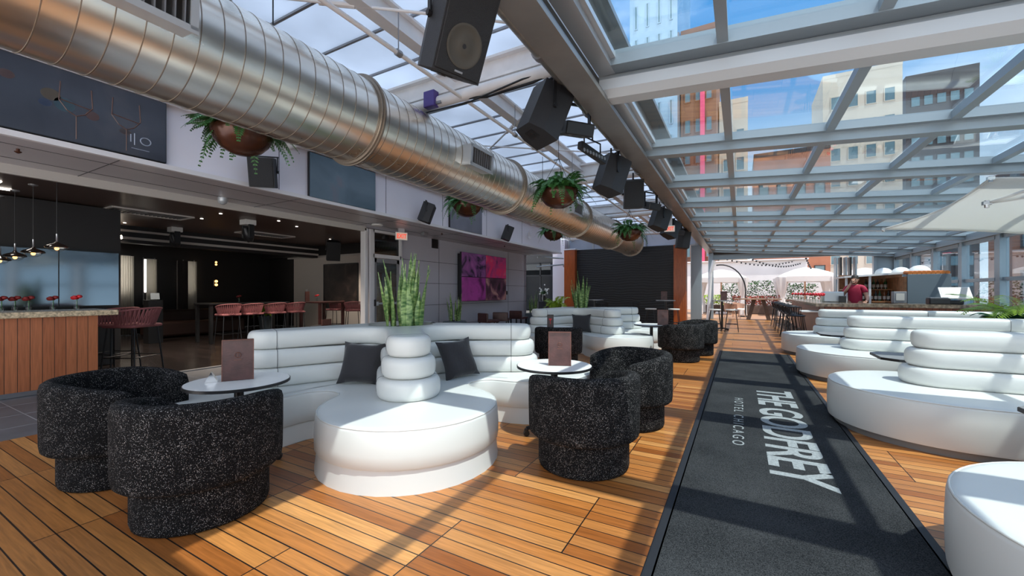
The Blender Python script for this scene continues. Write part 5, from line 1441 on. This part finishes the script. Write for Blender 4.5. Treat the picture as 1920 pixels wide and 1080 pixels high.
J = [((0, 0, .95), (.15, .11)), ((0, 0, 1.12), (.15, .11)), ((0, 0, 1.32), (.17, .115)), ((0, -.005, 1.45), (.10, .08)), ((0, -.02, 1.53), (.055, .055)),
     ((-.17, 0, 1.43), .062), ((-.27, -.02, 1.22), .05), ((-.16, -.21, 1.36), .038), ((-.06, -.20, 1.55), .030),      # raised arm
     ((.17, 0, 1.43), .062), ((.26, -.03, 1.18), .05), ((.30, -.22, 1.08), .038), ((.28, -.30, 1.05), .028),          # resting arm
     ((-.09, 0, .86), .095), ((-.10, -.02, .48), .065), ((-.10, .01, .09), .045), ((-.11, -.13, .04), .04),
     ((.09, 0, .86), .095), ((.10, -.02, .48), .065), ((.10, .01, .09), .045), ((.11, -.13, .04), .04)]
E_ = [(0, 1), (1, 2), (2, 3), (3, 4), (3, 5), (5, 6), (6, 7), (7, 8), (3, 9), (9, 10), (10, 11), (11, 12), (0, 13), (13, 14), (14, 15), (15, 16), (0, 17), (17, 18), (18, 19), (19, 20)]
body = skin_chain('body', J, E_, 'skin', pe); bake(body)
# head with face, joined to the body mesh
def head_mesh(c):
    b = MB(); n = 16
    prof = [(.001, -.118), (.035, -.112), (.055, -.09), (.068, -.05), (.076, 0), (.078, .04), (.070, .08), (.048, .108), (.001, .122)]
    rings = []
    for r_, z in prof:
        ring = []
        for i in range(n):
            a = 2 * PI * i / n; x = r_ * math.cos(a); y = r_ * 1.18 * math.sin(a)
            if z < -.04 and y < 0: y *= 1.0 + .12 * (-z - .04) / .08
            ring.append((x, y, z))
        rings.append(ring)
    b.loft(rings, Matrix.Translation(c))
    cx, cy, cz = c
    b.loft([[(cx - .010, cy - .088, cz + .02), (cx + .010, cy - .088, cz + .02), (cx, cy - .090, cz + .022)], [(cx - .017, cy - .086, cz - .028), (cx + .017, cy - .086, cz - .028), (cx, cy - .115, cz - .024)]])  # nose
    for s in (-1, 1): b.sphere((cx + s * .078, cy + .01, cz - .005), .024, 8, (.35, .7, 1.2))
    return b
def hand_into(b, w_, d, side):
    """palm and five fingers, fingers bent, along direction d from the wrist"""
    d = Vector(d).normalized(); s = d.cross(Vector(side)).normalized(); u = s.cross(d)
    w_ = Vector(w_)
    b.tube([w_, w_ + d * .04, w_ + d * .085], [.026, .034, .030], 8)
    for k, (o_, L_) in enumerate(((-.027, .062), (-.009, .072), (.009, .068), (.026, .054))):
        p = w_ + d * .08 + s * o_; b.tube([p, p + d * L_ * .45 + u * .006, p + d * L_ * .75 + u * .022, p + d * L_ * .82 + u * .042], [.009, .0088, .008, .006], 6)
    p = w_ + d * .03 - s * .03; b.tube([p, p + d * .03 - s * .022 + u * .01, p + d * .055 - s * .025 + u * .028], [.011, .010, .007], 6)
hb = head_mesh((0, -.045, 1.655))
hand_into(hb, (-.06, -.20, 1.545), (.35, .25, .9), (0, 1, 0)); hand_into(hb, (.285, -.29, 1.052), (-.1, -1, -.12), (0, 0, -1))
hm = obj('head_tmp', hb, 'skin', None, 70)
bmm = bmesh.new(); bmm.from_mesh(body.data); bmm.from_mesh(hm.data); bmm.to_mesh(body.data); bmm.free(); bpy.data.objects.remove(hm)
body.data.shade_smooth()
sj_ = [((0, 0, .90), (.165, .125)), ((0, 0, 1.12), (.168, .13)), ((0, 0, 1.32), (.185, .13)), ((0, -.005, 1.455), (.105, .085)),
       ((-.175, 0, 1.435), .078), ((-.245, -.015, 1.28), .070), ((.175, 0, 1.435), .078), ((.235, -.02, 1.27), .070)]
sh = skin_chain('shirt', sj_, [(0, 1), (1, 2), (2, 3), (3, 4), (4, 5), (3, 6), (6, 7)], 'shirt', pe); bake(sh)
tj = [((0, 0, .93), (.16, .12)), ((-.09, 0, .84), .105), ((-.10, -.02, .48), .078), ((-.10, .01, .06), .062), ((.09, 0, .84), .105), ((.10, -.02, .48), .078), ((.10, .01, .06), .062)]
bake(skin_chain('trousers', tj, [(0, 1), (1, 2), (2, 3), (0, 4), (4, 5), (5, 6)], 'trousers', pe))
b = MB(); b.lathe([(.083, .0), (.086, .04), (.078, .085), (.05, .115), (.003, .13)], 18, Matrix.Translation((0, -.035, 1.665)) @ Matrix.Diagonal((1, 1.18, 1, 1)), False, False)
b.lathe([(.080, -.06), (.085, .01)], 18, Matrix.Translation((0, -.015, 1.665)) @ Matrix.Diagonal((1, 1.0, 1, 1)), False, False)
bmh = obj('hair', b, 'hair', pe, 70)
for v in bmh.data.vertices:
    if v.co.z < 1.664 and v.co.y < -.06: v.co.y = -.06
b = MB()
for s in (-1, 1): b.sphere((s * .030, -.128, 1.665), .010, 8, (1.4, .5, .8))
obj('eyes', b, 'hair', pe, 70)
b = MB(); b.sphere((0, -.131, 1.592), .016, 8, (1.5, .4, .45)); obj('mouth', b, 'leather', pe, 70)
b = MB(); b.box((0, 0, 0), (.012, .07, .14), Matrix.Rotation(R(25), 3, 'X'), bev=.004); one('mobile_phone', b, 'black', 'dark phone held in the raised hand of the person in crimson', 'phone', (2.70, 14.57, 1.63), R(-10))

# ------------------------------------------------------------------ high tables and stools near the black screen
def make_hightop(loc, label, r=.33):
    t = thing('high_top_table', label, 'table', loc, 0, 'round high tables near the black screen')
    b = MB(); b.lathe([(.01, .99), (r, .99), (r, 1.02), (.01, 1.022)], 36); obj('table_top', b, 'greymetal', t, 40)
    b = MB(); b.cyl((0, 0, .02), (0, 0, .99), .035, n=14); obj('pole', b, 'black', t, 40)
    for k in range(4):
        a = R(45 + 90 * k); b = MB(); b.tube([(.03 * math.cos(a), .03 * math.sin(a), .07), (.28 * math.cos(a), .28 * math.sin(a), .02)], .022, 6); obj('foot', b, 'black', t, 40)
    return t
ht = make_hightop((-2.35, 15.6, 0), 'round high table with a menu in front of the black screen')
dup(ht, (-4.9, 15.4, 0), label='round high table in front of the black screen, left part, behind the far snake plant')
dup(ht, (-.55, 15.9, 0), label='round high table with stools by the grey steel post')
mm = make_menu((-2.40, 15.6, 1.023), R(10), 'brown menu on the high table before the black screen'); 
dup(mm, (-.50, 15.9, 1.023), R(5), 'dark menu on the high table by the grey steel post')
def make_backless(loc, label):
    t = thing('backless_stool', label, 'stool', loc, 0, 'stools by the high tables')
    b = MB(); b.lathe([(.01, .70), (.19, .70), (.19, .735), (.01, .74)], 22); obj('seat', b, 'whitetop', t, 40)
    for x in (-1, 1):
        for y in (-1, 1):
            b = MB(); b.cyl((x * .12, y * .12, .70), (x * .20, y * .20, 0), .011, n=6); obj('leg', b, 'blackmetal', t, 40)
    b = MB(); b.tube([(.17 * math.cos(2 * PI * i / 20), .17 * math.sin(2 * PI * i / 20), .25) for i in range(20)], .009, 6, closed=True); obj('footrest', b, 'blackmetal', t, 60)
    return t
bs = make_backless((-.75, 15.35, 0), 'white-seated stool left of the high table by the grey steel post')
dup(bs, (-.25, 15.4, 0), label='white-seated stool right of the high table by the grey steel post')
dup(bs, (-2.75, 15.0, 0), label='white-seated stool left of the high table before the black screen')
dup(bs, (-2.0, 15.1, 0), label='white-seated stool right of the high table before the black screen')
dup(ws, (-4.5, 15.0, 0), R(120), 'black wire stool before the black screen, beside the far snake plant', group='black wire stools before the screen')
dup(ws, (-3.6, 16.2, 0), R(200), 'black wire stool with curved back near the middle of the black screen', group='black wire stools before the screen')
fb = thing('flower_bouquet', 'white flower arrangement before the dark glazed recess', 'flowers', (-7.6, 16.6, .9))
obj('vase', MB().lathe([(.06, 0), (.09, .14), (.06, .26), (.07, .28)], 16), 'black', fb, 50)
b = MB(); r_ = random.Random(8)
for k in range(26): b.sphere((r_.gauss(0, .10), r_.gauss(0, .10), .42 + r_.gauss(0, .10)), .032, 6)
obj('petals', b, 'whitetop', fb, 60)
b = MB()
for k in range(60): leaflet(b, Vector((r_.gauss(0, .05), r_.gauss(0, .05), .30)), Vector((r_.uniform(-1, 1), r_.uniform(-1, 1), r_.uniform(.3, 1.3))), Vector((0, 0, 1)), .22, .02)
obj('leaves', b, 'hedge', fb)
one('flower_stand', MB().box((0, 0, .45), (.4, .4, .9), bev=.01), 'black', 'black stand under the white flower arrangement', 'stand', (-7.6, 16.6, 0))
b = MB(); b.tube([(-7.4, 15.4, 2.35), (-6.7, 16.6, 2.50), (-7.0, 17.4, 2.46)], .03, 8); b.tube([(-7.3, 15.3, 2.75), (-6.4, 15.9, 2.70)], .03, 8)
one('awning_rail', b, 'alul', 'bent pale awning rails in front of the dark glazed recess', 'rail', smooth=50)
def make_lowchair(loc, rz, label):
    t = thing('low_brown_chair', label, 'chair', loc, rz, 'low brown chairs along the grey wall')
    obj('seat', MB().box((0, 0, .40), (.5, .5, .08), bev=.02), 'leather', t); obj('backrest', MB().box((-.22, 0, .52), (.06, .5, .26), bev=.025), 'leather', t)
    for x in (-1, 1):
        for y in (-1, 1): obj('leg', MB().box((x * .2, y * .2, .18), (.04, .04, .36)), 'black', t)
    return t
lc = make_lowchair((-6.9, 10.9, 0), R(70), 'low brown leather chair under the left of the video wall')
dup(lc, (-6.9, 11.7, 0), R(110), 'low brown leather chair under the right of the video wall')
dup(lc, (-6.9, 12.9, 0), R(90), 'low brown leather chair past the right of the video wall')

# ================================================================== SAIL PARASOLS OVER THE SOFAS
def make_sail(corners, label, my):
    """fabric sail between four corners of alternating height, with scalloped hems, carried by a mast"""
    A, B, C, D = [Vector(c) for c in corners]; ctr = (A + B + C + D) / 4
    t = thing('sail_parasol', label, 'parasol', (ctr.x, ctr.y, 0), 0, 'white sail parasols over the long sofas')
    o = Vector((ctr.x, ctr.y, 0)); n = 18
    def P(i, j):
        u, v = i / n, j / n
        p = A * (1 - u) * (1 - v) + B * u * (1 - v) + C * u * v + D * (1 - u) * v
        e = max(abs(2 * u - 1), abs(2 * v - 1)); along = (1 - (2 * v - 1) ** 2) if abs(2 * u - 1) >= abs(2 * v - 1) else (1 - (2 * u - 1) ** 2)
        p = p + (Vector((ctr.x, ctr.y, p.z)) - p) * .17 * e ** 3 * along
        p.z += .05 * (1 - (2 * u - 1) ** 2) * (1 - (2 * v - 1) ** 2)
        return tuple(p - o)
    b = MB(); vs = [P(i, j) for i in range(n + 1) for j in range(n + 1)]
    fs = [(i * (n + 1) + j, (i + 1) * (n + 1) + j, (i + 1) * (n + 1) + j + 1, i * (n + 1) + j + 1) for i in range(n) for j in range(n)]
    b.add(vs, fs); c_ = obj('canopy', b, 'sail', t, 80)
    sd = c_.modifiers.new('Solidify', 'SOLIDIFY'); sd.thickness = .006
    b = MB()
    edge = [P(i, 0) for i in range(n)] + [P(n, j) for j in range(n)] + [P(n - i, n) for i in range(n)] + [P(0, n - j) for j in range(n)]
    b.tube(edge, .016, 6, closed=True); obj('hem', b, 'sail', t, 60)
    for q in (P(0, 0), P(n, 0), P(n, n), P(0, n)):
        b = MB(); b.cyl((q[0], q[1], q[2] - .05), (q[0], q[1], q[2] + .03), .022, n=8); b.box(q, (.07, .05, .04)); obj('corner_fitting', b, 'chrome', t, 40)
    mp_ = (0, my - ctr.y); zc = min((P(i, j) for i in range(n + 1) for j in range(n + 1)), key=lambda q: (q[0] - mp_[0]) ** 2 + (q[1] - mp_[1]) ** 2)[2]
    b = MB(); b.cyl((*mp_, 0), (*mp_, zc - .01), .035, n=14); obj('mast', b, 'alul', t, 40)
    b = MB(); b.lathe([(.16, 0), (.16, .03), (.05, .05)], 26, Matrix.Translation((*mp_, 0))); obj('base', b, 'greymetal', t, 40)
    return t
make_sail(((2.30, 9.90, 2.46), (2.96, 8.0, 2.84), (5.3, 7.7, 2.60), (5.1, 10.3, 2.16)), 'white sail parasol whose long low tip points towards the bar', 9.40)
make_sail(((2.42, 6.62, 2.30), (3.0, 4.9, 2.80), (5.2, 4.8, 2.30), (5.1, 6.9, 2.62)), 'white sail parasol nearer the camera, only its left corner in the picture', 6.63)
make_sail(((2.60, 3.95, 2.35), (3.1, 2.3, 2.80), (5.3, 2.1, 2.30), (5.1, 4.1, 2.62)), 'white sail parasol over the nearest long sofa, beyond the right picture edge', 3.85)

# ================================================================== PATIO BEYOND THE FAR OPENING
def make_cabana(loc, label, wd=2.6, h=2.15):
    t = thing('cabana_umbrella', label, 'umbrella', loc, 0, 'white draped umbrellas on the patio')
    b = MB(); hw = wd / 2
    rings = []
    for f_, z in ((1.0, h - .28), (1.0, h - .0), (.75, h + .20), (.4, h + .40), (.03, h + .52)):
        rings.append([(hw * f_ * sx, hw * f_ * sy, z) for sx, sy in ((-1, -1), (0, -1.02), (1, -1), (1.02, 0), (1, 1), (0, 1.02), (-1, 1), (-1.02, 0))])
    b.loft(rings, cap0=False); obj('canopy', b, 'drape', t, 20)
    b = MB(); b.cyl((0, 0, 0), (0, 0, h + .5), .04, n=12); obj('pole', b, 'teak', t, 40)
    obj('base', MB().box((0, 0, .06), (.6, .6, .12), bev=.02), 'concrete', t)
    for sx, sy in ((-1, -1), (1, -1), (1, 1), (-1, 1)):
        b = MB(); ring = []
        for z, r_ in ((.03, .18), (.5, .17), (.95, .09), (1.05, .08), (1.3, .14), (h - .3, .24), (h - .05, .26)):
            ring.append([(sx * (hw - .18) + r_ * math.cos(2 * PI * i / 24) * (1 + .18 * math.cos(6 * PI * i / 12)), sy * (hw - .18) + r_ * math.sin(2 * PI * i / 24) * (1 + .18 * math.cos(6 * PI * i / 12)), z) for i in range(24)])
        b.loft(ring); obj('tied_drape', b, 'drape', t, 60)
    return t
cb = make_cabana((-1.0, 27.6, 0), 'white draped patio umbrella at the left of the far opening')
dup(cb, (3.1, 27.5, 0), label='white draped patio umbrella in the middle of the far opening')
dup(cb, (6.05, 29.7, 0), label='white draped patio umbrella right of the middle one, behind the red flower vases')
def make_wicker(loc, rz, label):
    t = thing('wicker_armchair', label, 'chair', loc, rz, 'tan wicker armchairs on the patio')
    b = MB(); rings = []
    for i in range(19):
        a = R(70 + 220 * i / 18); ring = []
        for r_, z in ((.26, .40), (.28, .60), (.31, .78 - .10 * abs(i / 9 - 1)), (.28, .78 - .10 * abs(i / 9 - 1)), (.25, .60), (.23, .42)): ring.append((r_ * math.cos(a), r_ * math.sin(a), z))
        rings.append(ring)
    b.loft(rings); obj('wicker_shell', b, 'wicker', t, 60)
    b = MB(); b.lathe([(.01, .38), (.25, .38), (.26, .42), (.24, .46), (.01, .47)], 20); obj('seat', b, 'whitetop', t, 50)
    for x in (-1, 1):
        for y in (-1, 1): obj('leg', MB().cyl((x * .16, y * .16, .40), (x * .2, y * .2, 0), .016, n=6), 'teak', t)
    return t
wc = make_wicker((-.45, 23.7, 0), R(20), 'tan wicker armchair on the patio, left of the chunky timber table')
dup(wc, (-.05, 24.5, 0), R(-40), 'tan wicker armchair on the patio, second left of the timber table')
dup(wc, (2.9, 25.2, 0), R(180), 'tan wicker armchair on the patio, right of the timber table')
pt_ = thing('trestle_table', 'pale patio table on chunky dark slanted timber legs', 'table', (.70, 22.6, 0))
obj('table_top', MB().box((0, 0, .98), (1.9, .8, .06), bev=.01), 'teak', pt_)
for x in (-.25, .35): obj('leg', MB().box((x, 0, .48), (.16, .5, 1.0), Matrix.Rotation(R(14 if x < 0 else -14), 3, 'Y')), 'darkteak', pt_)
ar = thing('arc_lamp', 'tall black arched pole with a hanging basket seat on the patio', 'lamp', (.20, 25.2, 0))
b = MB(); pts = []
for i in range(15):
    a = R(-10 + 110 * i / 14); pts.append((-1.15 + 1.2 * math.cos(a), 0, 1.35 + 1.45 * math.sin(a)))
b.tube([(.05, 0, 0)] + pts, .035, 8); obj('arched_pole', b, 'black', ar, 60)
b = MB(); b.lathe([(.3, 0), (.3, .04), (.05, .06)], 22); obj('base', b, 'black', ar, 40)
def make_hedge(loc, d, label, m, seed, n=700, cat='hedge', leaf=.09):
    r_ = random.Random(seed); t = thing('planter_hedge', label, cat, loc)
    obj('trough', MB().box((0, 0, .25), (d[0], d[1], .5), bev=.02), 'darkteak', t)
    b = MB()
    for i in range(n):
        p = Vector((r_.uniform(-.5, .5) * d[0], r_.uniform(-.5, .5) * d[1], .5 + d[2] * r_.random() ** .8))
        dr = Vector((r_.uniform(-1, 1), r_.uniform(-1, 1), r_.uniform(-.2, 1))); leaflet(b, p, dr, Vector((r_.uniform(-1, 1), r_.uniform(-1, 1), .6)).normalized(), leaf * r_.uniform(.8, 1.8), leaf * .45)
    obj('foliage', b, m, t)
    return t
make_hedge((.6, 30.2, 0), (3.4, .7, 1.5), 'green leafy hedge on the patio behind the arched pole', 'hedge', 61, 1500)
make_hedge((.9, 28.6, 0), (2.6, .5, .55), 'low red-leaved planting on the patio before the hedge', 'redleaf', 62, 800)
make_hedge((3.0, 31.2, 0), (2.2, .6, 1.3), 'green hedge between the two right patio umbrellas', 'hedge', 63, 900)
make_hedge((4.2, 27.3, 0), (1.0, .5, .6), 'small red-leaved planter beside the middle patio umbrella', 'redleaf', 64, 400)
make_hedge((-1.7, 29.4, 0), (1.6, .6, .6), 'yellow-green shrubs behind the left patio umbrella', 'palm', 65, 500)
pw = MB(); pw.box((-.2, 33.5, 1.75), (8.2, .3, 3.5)); pw.box((4.4, 34.0, 1.35), (1.4, .3, 2.7)); pw.box((-.2, 33.4, 3.53), (8.3, .5, .08))
struct('wall_patio', pw, 'concrete')
# string lights
for k, (a, c_) in enumerate((((-1.0, 22.52, 3.1), (3.2, 33.3, 3.45)), ((.2, 22.52, 3.05), (3.6, 33.3, 3.3)), ((2.5, 22.52, 3.1), (4.6, 33.8, 2.65)))):
    t = thing('string_lights', ['string of small festoon bulbs, upper strand over the patio', 'string of small festoon bulbs, lower strand over the patio', 'string of small festoon bulbs, right strand over the patio'][k], 'lights', (0, 0, 0), 0, 'festoon strands')
    a, c_ = Vector(a), Vector(c_); pts = [a.lerp(c_, i / 20) - Vector((0, 0, .35 * math.sin(PI * i / 20))) for i in range(21)]
    obj('cable', MB().tube(pts, .008, 4), 'black', t)
    for i in range(1, 20): obj('bulb', MB().sphere(pts[i] - Vector((0, 0, .06)), .045, 6), 'black', t)

# ================================================================== CITY AROUND
def make_building(name, loc, d, label, m, wins=None, rz=0, roofm=None):
    """box tower; wins = (columns, rows, w, h, x0, z0, dx, dz) on its face towards -Y; every window a part with its pane"""
    t = thing(name, label, 'building', loc, rz)
    obj('walls', MB().box((0, d[1] / 2, d[2] / 2), d), m, t)
    if roofm: obj('parapet', MB().box((0, d[1] / 2, d[2] + .25), (d[0] + .04, d[1] + .04, .5)), roofm, t)
    if wins:
        cx, rw_, ww, hh, x0, z0, dx, dz = wins
        fm = MB()
        for z in (-hh / 2, hh / 2): fm.box((0, -.03, z), (ww + .1, .1, .08))
        for x in (-ww / 2, ww / 2): fm.box((x, -.03, 0), (.08, .1, hh))
        f0 = None
        for i in range(cx):
            for j in range(rw_):
                p = (x0 + i * dx, 0, z0 + j * dz)
                if f0 is None:
                    f0 = obj('window', fm, roofm or m, t); f0.location = p
                    obj('pane', MB().box((0, -.02, 0), (ww - .05, .06, hh - .05)), 'bwin', f0)
                else:
                    q = dup(f0, p, parent=t)
    return t
make_building('hotel_tower', (14.0, 70, -8), (8.2, 10, 38.4), 'pale stone hotel tower with square windows, seen through roof and far opening', 'beige', (4, 10, 1.05, 1.7, -2.7, 3.4, 1.85, 3.5), 0, 'beige')
make_building('dark_tower', (31.0, 100, -8), (9.4, 10, 48), 'dark brown high-rise seen through the glass roof at the right', 'darktower', (5, 12, 1.2, 1.7, -3.4, 4, 1.7, 3.6), 0, 'darktower')
make_building('brick_tower', (-3.76, 46, -8), (3.3, 9, 36), 'brown brick tower with a pink banner, seen through the glass roof', 'brownbrick', (3, 10, .55, 1.4, -1.0, 4, 1.0, 3.2), 0, 'brownbrick')
one('street_banner', MB().box((0, 0, 0), (.42, .25, 30)), 'pink', 'tall narrow pink banner on the brown brick tower', 'banner', (-3.35, 45.8, 11.5))
make_building('glass_tower', (-7.85, 44, -8), (4.7, 12, 55), 'pale blue glass tower seen through the glass roof beside the main beam', 'bluegl', (4, 15, .22, 2.4, -1.7, 3, 1.15, 3.5), 0, 'bluegl')
make_building('stone_tower', (-.65, 50, -8), (2.7, 8, 29.5), 'cream stone building with stacked windows, right of the brown brick tower', 'beige', (2, 8, .75, 1.4, -.6, 5, 1.25, 3.0), 0, 'beige')
make_building('orange_brick_block', (5.0, 56, -8), (7.2, 8, 25.0), 'low orange brick block between the cream building and the hotel tower', 'brick', (4, 6, .9, 1.7, -2.6, 5, 1.75, 3.2), 0, 'darktower')
make_building('brick_block', (15.5, 23.5, -6), (20, 6, 13.2), 'orange brick building seen through the right glass wall', 'brick', (6, 3, 1.4, 1.8, -7.5, 4.5, 3.0, 3.0), R(-70), 'darktower')
